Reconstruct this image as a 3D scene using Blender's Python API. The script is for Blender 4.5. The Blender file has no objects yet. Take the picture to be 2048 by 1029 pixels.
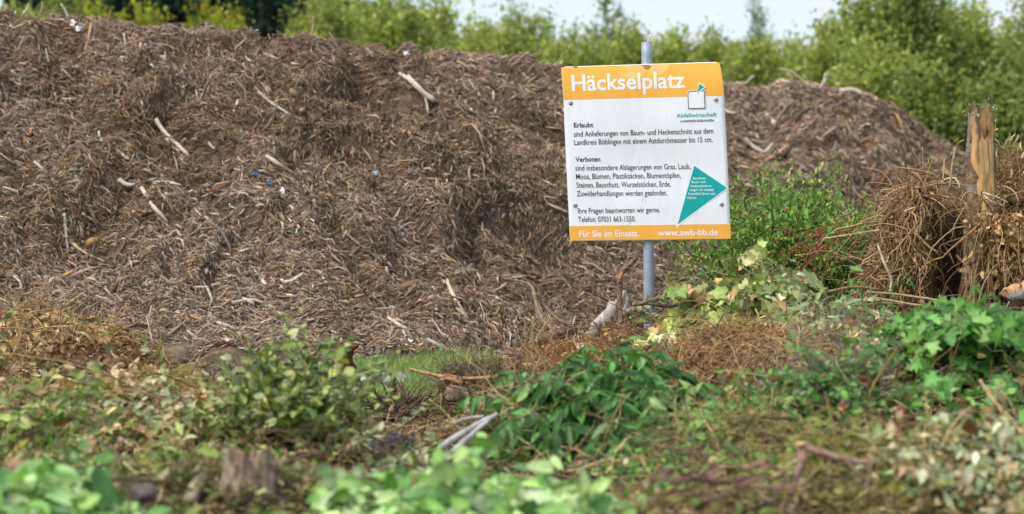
import bpy, math
import numpy as np
from mathutils import Vector

S = bpy.context.scene
COL = S.collection
# ------------------------------------------------------------------ camera
FPX = 2048 * 85.0 / 36.0            # focal length in photo pixels
PITCH = math.atan(289.5 / FPX)
CAMZ = 1.6
cam_d = bpy.data.cameras.new("camera")
cam = bpy.data.objects.new("camera", cam_d); COL.objects.link(cam)
cam.location = (0, 0, CAMZ); cam.rotation_euler = (math.pi / 2 - PITCH, 0, 0)
cam_d.lens = 85; cam_d.sensor_width = 36; cam_d.sensor_fit = 'HORIZONTAL'
cam_d.clip_start = 0.1; cam_d.clip_end = 3000
cam_d.dof.use_dof = True; cam_d.dof.focus_distance = 13.15; cam_d.dof.aperture_fstop = 2.5
S.camera = cam
# ------------------------------------------------------------------ sky, sun, exposure
SUN_EL, SUN_AZ = math.radians(54), math.radians(-118)   # azimuth from +Y, clockwise seen from above
w = bpy.data.worlds.new("World"); S.world = w; w.use_nodes = True
nt = w.node_tree; bg = nt.nodes["Background"]
sky = nt.nodes.new("ShaderNodeTexSky"); sky.sky_type = 'NISHITA'; sky.sun_disc = False
sky.sun_elevation = SUN_EL; sky.sun_rotation = SUN_AZ
sky.air_density = 1.0; sky.dust_density = 0.4; sky.ozone_density = 3.0
# a thin bright veil of cloud over the blue
geo = nt.nodes.new("ShaderNodeTexCoord"); mpn = nt.nodes.new("ShaderNodeMapping"); mpn.inputs["Scale"].default_value = (1.2, 1.2, 4)
cl = nt.nodes.new("ShaderNodeTexNoise"); cl.inputs["Scale"].default_value = 1.6; cl.inputs["Detail"].default_value = 5
ramp = nt.nodes.new("ShaderNodeMapRange"); ramp.inputs[1].default_value = .3; ramp.inputs[2].default_value = .7; ramp.inputs[3].default_value = .80; ramp.inputs[4].default_value = .97
veil = nt.nodes.new("ShaderNodeMix"); veil.data_type = 'RGBA'; veil.inputs[7].default_value = (3.3, 3.72, 4.3, 1)
nt.links.new(geo.outputs["Generated"], mpn.inputs[0]); nt.links.new(mpn.outputs[0], cl.inputs["Vector"]); nt.links.new(cl.outputs[0], ramp.inputs[0])
nt.links.new(ramp.outputs[0], veil.inputs[0]); nt.links.new(sky.outputs[0], veil.inputs[6])
nt.links.new(veil.outputs[2], bg.inputs[0]); bg.inputs[1].default_value = 0.13
sl = bpy.data.lights.new("sun", 'SUN'); sl.energy = 2.1; sl.angle = math.radians(32); sl.color = (1.0, 0.95, 0.87)
sun = bpy.data.objects.new("sun", sl); COL.objects.link(sun)
sdir = Vector((math.sin(SUN_AZ) * math.cos(SUN_EL), math.cos(SUN_AZ) * math.cos(SUN_EL), math.sin(SUN_EL)))
sun.rotation_euler = sdir.to_track_quat('Z', 'Y').to_euler(); sun.location = (-10, -10, 20)
S.view_settings.view_transform = 'Standard'; S.view_settings.look = 'None'
S.view_settings.exposure = 0.86; S.view_settings.gamma = 1.0
S.view_settings.use_curve_mapping = False

# ------------------------------------------------------------------ helpers
def at(px, py, d):
    """world point seen at photo pixel (px, py) at distance d along +Y"""
    px = np.asarray(px, float); py = np.asarray(py, float); d = np.asarray(d, float)
    xn = (px - 1024) / FPX; yn = -(py - 514.5) / FPX
    t = d / (math.cos(PITCH) + yn * math.sin(PITCH))
    return np.stack(np.broadcast_arrays(xn * t, d, CAMZ + t * (yn * math.cos(PITCH) - math.sin(PITCH))), -1)

def smooth(t):
    t = np.clip(t, 0, 1); return t * t * (3 - 2 * t)

def _h(i, j, k, s):
    n = (i.astype(np.int64) * 73856093) ^ (j.astype(np.int64) * 19349663) ^ (k.astype(np.int64) * 83492791) ^ (s * 2654435)
    n = (n ^ (n >> 13)) * 1274126177 & 0x7fffffff
    n = (n ^ (n >> 15)) * 2246822519 & 0x7fffffff
    return ((n ^ (n >> 11)) & 0xffff) / 65535.0 * 2 - 1

def noise(x, y, z=0.0, seed=1):
    x, y, z = np.broadcast_arrays(np.asarray(x, float), np.asarray(y, float), np.asarray(z, float))
    i, j, k = np.floor(x).astype(int), np.floor(y).astype(int), np.floor(z).astype(int)
    u, v, ww = smooth(x - i), smooth(y - j), smooth(z - k)
    r = 0
    for a in (0, 1):
        for b in (0, 1):
            for c in (0, 1):
                r = r + _h(i + a, j + b, k + c, seed) * (u if a else 1 - u) * (v if b else 1 - v) * (ww if c else 1 - ww)
    return r

def unit(v):
    return v / np.maximum(np.linalg.norm(v, axis=-1, keepdims=True), 1e-9)

def root_loc(o):
    while o.parent: o = o.parent
    return np.array(o.location)

def build(name, parts, mat, parent=None, shade=True, base=None):
    """parts: list of (V, [F...], C). One mesh object."""
    Vs, Fs, Cs, off = [], [], [], 0
    for V, F, C in parts:
        V = np.asarray(V, float).reshape(-1, 3)
        Vs.append(V); Cs.append(np.broadcast_to(np.asarray(C, float), (len(V), 3)))
        for f in (F if isinstance(F, list) else [F]):
            Fs.append(np.asarray(f, np.int64) + off)
        off += len(V)
    V = np.concatenate(Vs); C = np.concatenate(Cs)
    if parent is not None:
        loc = root_loc(parent)
    else:
        loc = np.array(base if base is not None else (V[:, 0].mean(), V[:, 1].mean(), V[:, 2].min()))
    me = bpy.data.meshes.new(name)
    me.vertices.add(len(V)); me.vertices.foreach_set("co", (V - loc).ravel().astype(np.float32))
    idx = np.concatenate([f.ravel() for f in Fs])
    tot = np.concatenate([np.full(len(f), f.shape[1]) for f in Fs])
    st = np.concatenate([[0], np.cumsum(tot)[:-1]])
    me.loops.add(len(idx)); me.loops.foreach_set("vertex_index", idx.astype(np.int32))
    me.polygons.add(len(tot)); me.polygons.foreach_set("loop_start", st.astype(np.int32))
    me.polygons.foreach_set("use_smooth", np.full(len(tot), bool(shade)))
    me.update(calc_edges=True)
    ca = me.color_attributes.new("Col", 'FLOAT_COLOR', 'POINT')
    ca.data.foreach_set("color", np.concatenate([C, np.ones((len(C), 1))], 1).ravel().astype(np.float32))
    me.materials.append(mat)
    o = bpy.data.objects.new(name, me); COL.objects.link(o)
    if parent is not None: o.parent = parent
    else: o.location = loc
    return o

def tag(o, label=None, cat=None, group=None, kind=None):
    if label: o["label"] = label
    if cat: o["category"] = cat
    if group: o["group"] = group
    if kind: o["kind"] = kind
    return o

def thing(name, label, cat, loc, group=None):
    o = bpy.data.objects.new(name, None); COL.objects.link(o)
    o.empty_display_size = 0.1
    o.location = [float(v) for v in loc]
    return tag(o, label, cat, group)

def lin(r, g, b, k=1.0):
    c = np.array([r, g, b]) / 255.0
    return np.where(c <= 0.04045, c / 12.92, ((c + 0.055) / 1.055) ** 2.4) * k

def pick(rng, n, pal, jit=0.22, hue=0.06):
    """pal: list of (weight, colour)"""
    wts = np.array([p[0] for p in pal], float); wts /= wts.sum()
    cols = np.array([p[1] for p in pal])
    c = cols[rng.choice(len(pal), n, p=wts)]
    return np.clip(c * np.exp(rng.normal(0, jit, (n, 1))) * np.exp(rng.normal(0, hue, (n, 3))), 0, 0.9)

def tubes(P, R, C, sides=4, flat=None, phase=None):
    """P (N,K,3) paths, R (N,K) radii, C (N,3) colours -> one part. flat squashes the section"""
    P = np.asarray(P, float); N, K = P.shape[:2]; R = np.broadcast_to(np.asarray(R, float), (N, K))
    T = unit(np.gradient(P, axis=1))
    ref = np.where(np.abs(T[:, :1, 2:3]) > 0.8, np.array([1.0, 0, 0]), np.array([0, 0, 1.0]))
    ref = np.broadcast_to(ref, T.shape)
    A = unit(np.cross(T, ref)); B = np.cross(T, A)
    ph = np.zeros(N) if phase is None else phase
    ang = np.arange(sides) * 2 * np.pi / sides
    ca = np.cos(ang[None] )[:, None, :, None]; sa = np.sin(ang[None])[:, None, :, None]
    if phase is not None:
        cp, sp = np.cos(ph)[:, None, None], np.sin(ph)[:, None, None]
        A, B = A * cp + B * sp, B * cp - A * sp
    fl = 1.0 if flat is None else np.asarray(flat).reshape(-1, 1, 1, 1)
    V = P[:, :, None] + R[:, :, None, None] * (A[:, :, None] * ca + B[:, :, None] * sa * fl)
    b = (np.arange(N) * K * sides)[:, None, None]
    k = (np.arange(K - 1) * sides)[None, :, None]; s = np.arange(sides)[None, None]
    s2 = (s + 1) % sides
    q = np.stack([b + k + s, b + k + s2, b + k + sides + s2, b + k + sides + s], -1).reshape(-1, 4)
    F = [q]
    if sides >= 3:
        e0 = (np.arange(N) * K * sides)[:, None] + np.arange(sides)[None, ::-1]
        e1 = (np.arange(N) * K * sides)[:, None] + (K - 1) * sides + np.arange(sides)[None]
        F += [e0, e1]
    C = np.asarray(C, float)
    if C.ndim == 1: C = np.broadcast_to(C, (N, 3))
    return V.reshape(-1, 3), F, np.repeat(C, K * sides, 0)

def spline(pts, n):
    """Catmull-Rom resample of (M,D) to n points"""
    p = np.asarray(pts, float)
    p = np.concatenate([[2 * p[0] - p[1]], p, [2 * p[-1] - p[-2]]])
    m = len(p) - 3; t = np.linspace(0, m - 1e-6, n); i = t.astype(int); f = (t - i)[:, None]
    a, b, c, d = p[i], p[i + 1], p[i + 2], p[i + 3]
    return 0.5 * (2 * b + (c - a) * f + (2 * a - 5 * b + 4 * c - d) * f ** 2 + (3 * b - a - 3 * c + d) * f ** 3)

def limb(pts, radii, col, n=20, sides=10, rough=0.12, seed=1, wob=0.15):
    """one natural branch: wobbly path, lumpy section; closed ends"""
    pr = spline(np.concatenate([np.asarray(pts, float), np.asarray(radii, float)[:, None]], 1), n)
    P, R = pr[:, :3], pr[:, 3]
    s = np.arange(n)
    P = P + np.stack([noise(s * .45, 3.1, 0, seed), noise(s * .45, 7.7, 0, seed), noise(s * .45, 9.2, 0, seed)], 1) * (R * wob)[:, None]
    V, F, C = tubes(P[None], R[None], np.asarray(col, float), sides)
    V = V.reshape(n, sides, 3)
    a = np.arange(sides)
    k = 1 + rough * noise(s[:, None] * .5, np.cos(a * 2 * np.pi / sides)[None] * 1.7 + 5, np.sin(a * 2 * np.pi / sides)[None] * 1.7 + 3, seed + 5) * 1.6
    V = P[:, None] + (V - P[:, None]) * k[..., None]
    return V.reshape(-1, 3), F, C

# leaf templates: (points x,y), faces
def t_oval(rows=(.12, .35, .6, .83), wid=(.5, .95, .9, .5)):
    p = [(0, 0)]
    for s, q in zip(rows, wid): p += [(-q / 2, s), (0, s), (q / 2, s)]
    p.append((0, 1)); n = len(rows)
    tri = [(0, 2, 1), (0, 3, 2)]; quad = []
    for i in range(n - 1):
        a = 1 + 3 * i
        quad += [(a, a + 1, a + 4, a + 3), (a + 1, a + 2, a + 5, a + 4)]
    a = 1 + 3 * (n - 1); t = len(p) - 1
    tri += [(a, a + 1, t), (a + 1, a + 2, t)]
    return np.array(p, float), [np.array(tri), np.array(quad)]
def t_poly(out):
    """lobed leaf: right-hand outline base->tip mirrored, fanned from the midrib"""
    m = len(out); p = [(0, y) for _, y in out]      # midrib points at same heights (clamped)
    ys = np.linspace(0.02, 0.98, m)
    p = [(0, y) for y in ys] + [(x, y) for x, y in out] + [(-x, y) for x, y in out]
    q = []
    for i in range(m - 1):
        q += [(i, m + i, m + i + 1, i + 1), (i + 1, 2 * m + i + 1, 2 * m + i, i)]
    return np.array(p, float), [np.array(q)]
OVAL = t_oval()
LANCE = t_oval((.15, .4, .65, .88), (.7, 1., .8, .35))
BROAD = t_oval((.1, .3, .58, .84), (.75, 1.05, 1.0, .55))
IVY = t_poly([(.0, .1), (.28, -.06), (.52, .14), (.36, .33), (.44, .56), (.22, .62), (.0, 1.)])
MAPLE = t_poly([(.0, .08), (.3, -.05), (.5, .2), (.27, .3), (.56, .58), (.25, .55), (.2, .8), (.0, 1.)])
DIAM = (np.array([(0, 0), (-.5, .45), (.5, .45), (0, 1.)]), [np.array([(0, 2, 3), (0, 3, 1)])])
BLADE = (np.array([(-.5, 0), (.5, 0), (-.4, .35), (.4, .35), (-.28, .7), (.28, .7), (0, 1.)]), [np.array([(0, 1, 3, 2), (2, 3, 5, 4)]), np.array([(4, 5, 6)])])

def leaves(T, pos, dirv, up, size, aspect, curl, fold, col, rng, twist=0.0):
    P, F = T; N = len(pos); n = len(P)
    col = np.asarray(col)
    x = P[None, :, 0] * np.reshape(aspect, (-1, 1)); y = np.broadcast_to(P[None, :, 1], (N, n))
    x = np.broadcast_to(x, (N, n))
    c = np.broadcast_to(np.reshape(curl, (-1, 1)), (N, 1)); c = np.where(np.abs(c) < 1e-3, 1e-3, c)
    z = np.abs(x) * np.reshape(fold, (-1, 1)) - (1 - np.cos(c * y)) / c
    y2 = np.sin(c * y) / c
    z = z + twist * x * (y - .3) * rng.normal(0, 1, (N, 1)) * 2
    t = unit(dirv); b = unit(np.cross(t, up)); nn = np.cross(b, t)
    s = np.reshape(size, (-1, 1, 1))
    V = pos[:, None] + s * (x[..., None] * b[:, None] + y2[..., None] * t[:, None] + z[..., None] * nn[:, None])
    o = (np.arange(N) * n)[:, None, None]
    Fo = [(f[None] + o).reshape(-1, f.shape[1]) for f in F]
    if col.shape == (N, 3):
        g = 1 + (np.asarray(P[:, 1]) - .5)[None, :, None] * rng.normal(0, .18, (N, 1, 1))
        rib = np.where((np.abs(P[:, 0]) < .01) & (P[:, 1] > 0) & (P[:, 1] < .95), 1.28, .95) if n > 8 else np.ones(n)
        cc = np.clip(col[:, None] * g * rib[None, :, None], 0, .9).reshape(-1, 3)

    return V.reshape(-1, 3), Fo, cc

def rand_dir(rng, n, lo=-90, hi=90):
    az = rng.uniform(0, 2 * np.pi, n); e = np.radians(rng.uniform(lo, hi, n))
    return np.stack([np.cos(az) * np.cos(e), np.sin(az) * np.cos(e), np.sin(e)], 1)

def walk(rng, start, dirv, L, K=7, wander=.35, grav=0.0, floor=None, lift=.01):
    """N random curved paths"""
    N = len(start); P = np.zeros((N, K, 3)); P[:, 0] = start; d = unit(dirv)
    st = np.reshape(L, (-1, 1)) / (K - 1)
    for k in range(1, K):
        d = unit(d + rng.normal(0, wander, (N, 3)) + np.array([0, 0, -grav]))
        p = P[:, k - 1] + d * st
        if floor is not None:
            z = floor(p[:, 0], p[:, 1]) + lift
            low = p[:, 2] < z
            p[low, 2] = z[low]
            d = unit(p - P[:, k - 1])
        P[:, k] = p
    return P

def blob(c, r, seed, sub=3, amp=.25, freq=1.5, col=(.3, .3, .3), squash=1.0):
    """lumpy stone / clod"""
    import bmesh
    bm = bmesh.new(); bmesh.ops.create_icosphere(bm, subdivisions=sub, radius=1)
    V = np.array([v.co[:] for v in bm.verts]); F = np.array([[v.index for v in f.verts] for f in bm.faces]); bm.free()
    k = 1 + amp * noise(V[:, 0] * freq + 9, V[:, 1] * freq, V[:, 2] * freq, seed) + amp * .4 * noise(V[:, 0] * freq * 3, V[:, 1] * freq * 3, V[:, 2] * freq * 3, seed + 1)
    return np.asarray(c) + V * k[:, None] * np.asarray(r), F, col

# ------------------------------------------------------------------ materials
def mat_attr(name, rough=.8, trans=0.0, nscale=30, namt=.35, spec=.3, bump=0.0, bscale=None, coat=0.0, stretch=None, gain=1.0):
    m = bpy.data.materials.new(name); m.use_nodes = True; t = m.node_tree; N = t.nodes; L = t.links
    p = N["Principled BSDF"]; out = N["Material Output"]
    a = N.new("ShaderNodeAttribute"); a.attribute_name = "Col"
    tc = N.new("ShaderNodeTexCoord"); src = tc.outputs["Object"]
    if stretch:
        mp = N.new("ShaderNodeMapping"); mp.inputs["Scale"].default_value = stretch
        L.new(src, mp.inputs[0]); src = mp.outputs[0]
    nz = N.new("ShaderNodeTexNoise"); nz.inputs["Scale"].default_value = nscale; nz.inputs["Detail"].default_value = 5
    nz.inputs["Roughness"].default_value = .65
    L.new(src, nz.inputs["Vector"])
    mr = N.new("ShaderNodeMapRange"); mr.inputs[1].default_value = .3; mr.inputs[2].default_value = .7
    mr.inputs[3].default_value = gain * (1 - namt); mr.inputs[4].default_value = gain * (1 + namt)
    L.new(nz.outputs[0], mr.inputs[0])
    mx = N.new("ShaderNodeVectorMath"); mx.operation = 'SCALE'
    L.new(a.outputs["Color"], mx.inputs[0]); L.new(mr.outputs[0], mx.inputs["Scale"])
    L.new(mx.outputs[0], p.inputs["Base Color"])
    p.inputs["Roughness"].default_value = rough; p.inputs["Specular IOR Level"].default_value = spec
    if bump:
        b = N.new("ShaderNodeBump"); b.inputs["Strength"].default_value = bump; b.inputs["Distance"].default_value = .01
        n2 = nz
        if bscale:
            n2 = N.new("ShaderNodeTexNoise"); n2.inputs["Scale"].default_value = bscale; n2.inputs["Detail"].default_value = 6
            L.new(src, n2.inputs["Vector"])
        L.new(n2.outputs[0], b.inputs["Height"]); L.new(b.outputs[0], p.inputs["Normal"])
    if trans:
        tr = N.new("ShaderNodeBsdfTranslucent")
        br = N.new("ShaderNodeVectorMath"); br.operation = 'MULTIPLY'; br.inputs[1].default_value = (1.25, 1.35, .6)
        L.new(mx.outputs[0], br.inputs[0]); L.new(br.outputs[0], tr.inputs[0])
        ms = N.new("ShaderNodeMixShader"); ms.inputs[0].default_value = trans
        L.new(p.outputs[0], ms.inputs[1]); L.new(tr.outputs[0], ms.inputs[2]); L.new(ms.outputs[0], out.inputs[0])
    return m

M_LEAF = mat_attr("leaf", .5, .34, 26, .3, .35, gain=1.22)
M_GLOSS = mat_attr("glossy_leaf", .36, .27, 18, .3, .5, gain=1.1)
M_DRY = mat_attr("dry_leaf", .8, .2, 40, .35, .2, gain=1.15)
M_TREE = mat_attr("tree_foliage", .6, .48, 2, .15, .3)
M_STRAW = mat_attr("straw", .75, .1, 60, .35, .25, gain=1.15)
M_CHIP = mat_attr("wood_chip", .85, 0, 45, .35, .2)
M_BARK = mat_attr("bark", .9, 0, 28, .55, .2, .9, 70)
M_WOOD = mat_attr("split_wood", .75, 0, 40, .4, .25, .6, 90, stretch=(1, 1, .12))
M_SOIL = mat_attr("soil", .95, 0, 14, .5, .15, 1.0, 40)
M_STONE = mat_attr("stone", .8, 0, 22, .3, .3, .6, 60)
M_PLAST = mat_attr("plastic", .35, 0, 10, .08, .5)
M_BERRY = mat_attr("berry", .3, 0, 50, .1, .5)
# ------------------------------------------------------------------ ground and pile shapes
def xpx(px, d): return (px - 1024) / FPX * d
# pile bumps: px, depth, radius x, radius y, height
BUMPS = [(90, 12.2, .75, .8, .16), (1505, 12.0, .42, .5, .46), (1290, 12.4, .5, .5, .05), (1480, 10.6, .46, .5, .19), (1130, 11.9, .4, .6, .07),
         (1215, 9.3, .34, .42, .25), (1990, 9.5, .42, .6, .34), (1720, 11.2, .5, .6, .20), (565, 8.9, .28, .36, .12), (110, 9.4, .5, .6, .12), (330, 10.1, .4, .6, .10),
         (1665, 9.1, .28, .32, .30), (1450, 8.75, .26, .28, .12), (1850, 9.5, .28, .3, .2), (1560, 9.8, .2, .3, .04), (870, 6.95, .40, .30, .09), (75, 6.75, .24, .26, .10), (500, 7.4, .25, .25, .10),
         (1660, 7.6, .34, .3, .12), (1400, 7.1, .24, .2, .12), (1950, 7.6, .36, .36, .12), (1950, 8.4, .25, .25, .12), (1850, 10.6, .4, .5, .16), (1060, 9.3, .2, .3, .10), (250, 8.1, .3, .3, .06)]
def gap(px): return np.interp(px, [-400, 250, 330, 420, 640, 730, 930, 1010, 1120, 1300, 1700, 2500],
                              [13.1, 13.0, 12.4, 11.6, 11.0, 10.5, 10.5, 11.6, 12.9, 13.2, 14.2, 14.4])
def surf(X, Y):
    X = np.asarray(X, float); Y = np.asarray(Y, float)
    px = X / np.maximum(Y, .1) * FPX + 1024
    z = .37 - .09 * smooth((Y - 7.4) / .9) + .05 * noise(X * 1.4, Y * 1.4, 0, 3) + .06 * noise(X * 4, Y * 4, 0, 4)
    for p, d, rx, ry, h in BUMPS:
        z = z + h * np.exp(-((X - xpx(p, d)) / rx) ** 2 - ((Y - d) / ry) ** 2)
    # root heap at the right: tall, steep towards the camera
    cx = xpx(1930, 13.4)
    wx = smooth((X - (cx - .75)) / .45)
    yb = np.interp(px, [1600, 1700, 1850, 1885, 1935, 1990, 2020, 2300], [12.5, 12.25, 12.2, 12.7, 12.75, 12.7, 12.25, 12.2])
    z = z + .96 * wx * smooth((Y - yb) / .45) * (1 + .18 * noise(X * 2.5, Y * 2.5, 0, 8))
    e = gap(px)
    z = z * smooth((e + .55 - Y) / 1.0) * smooth((Y - 4.6) / .8)
    z = z + .02 * noise(X * 11, Y * 11, 0, 5) * (z > .05)
    return np.maximum(z, 0) - .012

def grid_mesh(name, xs, ys, fn, mat, col, parent=None, keep=None):
    X, Y = np.meshgrid(xs, ys); Z = fn(X, Y)
    V = np.stack([X, Y, Z], -1).reshape(-1, 3)
    nx, ny = len(xs), len(ys)
    i = (np.arange(ny - 1)[:, None] * nx + np.arange(nx - 1)[None]).ravel()
    F = np.stack([i, i + 1, i + nx + 1, i + nx], 1)
    if keep is not None: F = F[keep(V[F].mean(1))]
    return build(name, [(V, F, col(V) if callable(col) else col)], mat, parent)

rng = np.random.default_rng(11)
# ground: one sheet, finer near the camera
gs = np.concatenate([-np.geomspace(800, 12, 14), np.linspace(-10, 10, 41), np.geomspace(12, 800, 14)])
gy = np.concatenate([[-300, -60, -15], np.linspace(-5, 45, 60), np.geomspace(48, 1500, 14)])
def gcol(V):
    n = noise(V[:, 0] * .5, V[:, 1] * .5, 0, 21)[:, None]
    a = np.array([.075, .085, .03]); b = np.array([.11, .085, .055])
    return a + (b - a) * smooth((n + .4) / .8)
g = grid_mesh("ground", gs, gy, lambda X, Y: -.012 + .012 * noise(X * .8, Y * .8, 0, 22), M_SOIL, gcol)
tag(g, kind="structure")

pile = grid_mesh("green_waste_pile", np.arange(-3.6, 3.6, .035), np.arange(4.4, 15.0, .035), surf, M_SOIL,
                 lambda V: np.array([.07, .05, .032]) * (1 + .4 * noise(V[:, 0] * 3, V[:, 1] * 3, 0, 31)[:, None]),
                 keep=lambda c: c[:, 2] > -.008)
tag(pile, "low mound of dark soil and rotting garden waste across the foreground", "waste pile")

# ------------------------------------------------------------------ shredded wood heaps
class Heap:
    def __init__(s, crest, foot, seed, dents=()):
        c = np.array(crest, float); P = at(c[:, 0], c[:, 1], c[:, 2])
        s.cx, s.cz, s.cy = P[:, 0], np.maximum(P[:, 2], 0), c[:, 2]
        f = np.array(foot, float); s.fx, s.fy = xpx(f[:, 0], f[:, 1]), f[:, 1]; s.seed = seed; s.dents = dents
        # level the crest so its skyline follows the given crest line
        s.kx = np.linspace(s.cx.min(), s.cx.max(), 240); s.kv = np.ones(240)
        for _ in range(2):
            Yg = np.linspace(s.cy.min() - 2.5, s.cy.max() + 2.5, 160); X, Y = np.meshgrid(s.kx, Yg, indexing='ij')
            Z = s(X, Y) + .03; a = (Z - CAMZ) / Y; i = a.argmax(1); j = np.arange(240)
            want = (np.interp(s.kx, s.cx, s.cz) - CAMZ) / np.interp(s.kx, s.cx, s.cy)
            k = (CAMZ + want * Yg[i] - .03) / np.maximum(Z[j, i] - .03, .05)
            k = np.clip(k, .7, 1.3); w = np.ones(7) / 7
            s.kv = s.kv * np.convolve(np.pad(k, 3, mode='edge'), w, 'valid')
    def __call__(s, X, Y):
        X = np.asarray(X, float); Y = np.asarray(Y, float)
        zc = np.interp(X, s.cx, s.cz); yc = np.interp(X, s.cx, s.cy); yf = np.interp(X, s.fx, s.fy)
        yf = yf + .3 * noise(X * 1.3, 2.2, 0, s.seed) + .22 * noise(X * 3.7, Y * 1.5, 0, s.seed + 11) + .1 * noise(X * 9, Y * 4, 0, s.seed + 12)
        t = (Y - yf) / (yc - yf)
        up = np.where(t < 1, np.minimum(1.12 * t, 1 - 1.3 * np.clip(1 - t, 0, 1) ** 2 * .35 - .45 * np.clip(1 - t, 0, 1)), 1)
        up = np.where(t > 1, 1 - .1 * (t - 1) - smooth((t - 1.1) / 1.2), up)
        up = np.clip(up, 0, 1)
        m = smooth(t * 3) * (1 - .85 * smooth((t - .88) / .12))
        q = (Y - yc) * .5
        wx = X + .25 * noise(X * 2, Y * 2, 0, s.seed + 7); wy = Y + .25 * noise(X * 2, Y * 2, 0, s.seed + 8)
        rg = noise((wx + .8 * wy) * 1.7, (wx - wy) * .75, 0, s.seed + 2); rg2 = noise((wx + wy) * 3.4, (wx - wy) * 1.7, 0, s.seed + 5)
        n = .16 * noise(X * .9 + 5, Y * .9 - X * .4, 0, s.seed + 1) + .28 * smooth(rg * 1.6 + .5) - .15 + .14 * smooth(rg2 * 1.7 + .5) - .07 \
            + .06 * noise(X * 6.5, Y * 6.5, 0, s.seed + 3) + .035 * noise(X * 13, Y * 13, 0, s.seed + 4)
        crest_keep = 1
        z = (zc - .035) * up + n * m * crest_keep
        z = z * np.interp(X, s.kx, s.kv)
        for x0, y0, ax, ay, dep, sl in s.dents:
            dx = (X - x0) + sl * (Y - y0); dy = Y - y0
            z = z - dep * np.exp(-(dx / ax) ** 2 - (dy / ay) ** 2)
        return np.where((t > -.02) & (zc > .02), np.maximum(z, -.05), -.05)
    def hit(s, px, py, y0=13.0, y1=36.0):
        Y = np.arange(y0, y1, .02); P = at(px, py, Y)
        k = np.nonzero(P[:, 2] <= s(P[:, 0], P[:, 1]))[0]
        return P[k[0]] if len(k) else P[-1]
    def normal(s, X, Y, e=.04):
        gx = (s(X + e, Y) - s(X - e, Y)) / (2 * e); gy = (s(X, Y + e) - s(X, Y - e)) / (2 * e)
        return unit(np.stack([-gx, -gy, np.ones_like(gx)], -1))

H1 = Heap([(-1300, 120, 20), (-500, 60, 20), (0, 30, 19.8), (150, 34, 19.9), (300, 50, 20), (480, 56, 20.1), (530, 73, 20.2), (620, 70, 20.3), (700, 84, 20.4),
           (780, 100, 20.6), (830, 94, 20.7), (900, 103, 20.8), (1000, 110, 21), (1060, 114, 21.2), (1120, 134, 21.4), (1250, 168, 21.5), (1350, 215, 21.5), (1450, 320, 21.3), (1560, 430, 21.2), (1720, 590, 21.2)],
          [(-1300, 15.3), (0, 15.4), (600, 15.5), (1000, 15.8), (1250, 16.6), (1450, 18.0), (1700, 19.5)], 41,
          dents=[(xpx(930, 19.6), 19.5, .22, .75, .38, .35), (xpx(390, 18.7), 18.8, .16, .2, .22, 0), (xpx(60, 17.6), 17.6, .3, .2, .18, 0),
                 (xpx(680, 17.9), 17.9, .35, .2, .16, .2), (xpx(180, 16.9), 16.9, .25, .2, .16, 0), (xpx(380, 17.2), 17.2, .22, .15, .14, 0),
                 (xpx(1120, 17.6), 17.4, .35, .25, .2, .3), (xpx(900, 16.9), 16.8, .4, .18, .14, .2)])
H2 = Heap([(900, 330, 26), (1150, 215, 26), (1300, 178, 26), (1400, 170, 26), (1460, 166, 26.2), (1500, 178, 26.3), (1535, 176, 26.4), (1575, 162, 26.4), (1640, 170, 26.5), (1700, 186, 26.6),
           (1760, 202, 26.7), (1800, 222, 26.8), (1850, 262, 26.8), (1900, 300, 26.8), (1960, 342, 26.8), (2050, 420, 26.8), (2150, 520, 26.8)],
          [(900, 22.3), (1450, 22.2), (1700, 22.6), (1900, 23.3), (2150, 25)], 61,
          dents=[(xpx(1490, 24), 23.4, .28, .5, .35, .3), (xpx(1600, 25), 24.8, .2, .7, .25, .4), (xpx(1720, 25), 24.8, .2, .6, .22, .4)])

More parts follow.
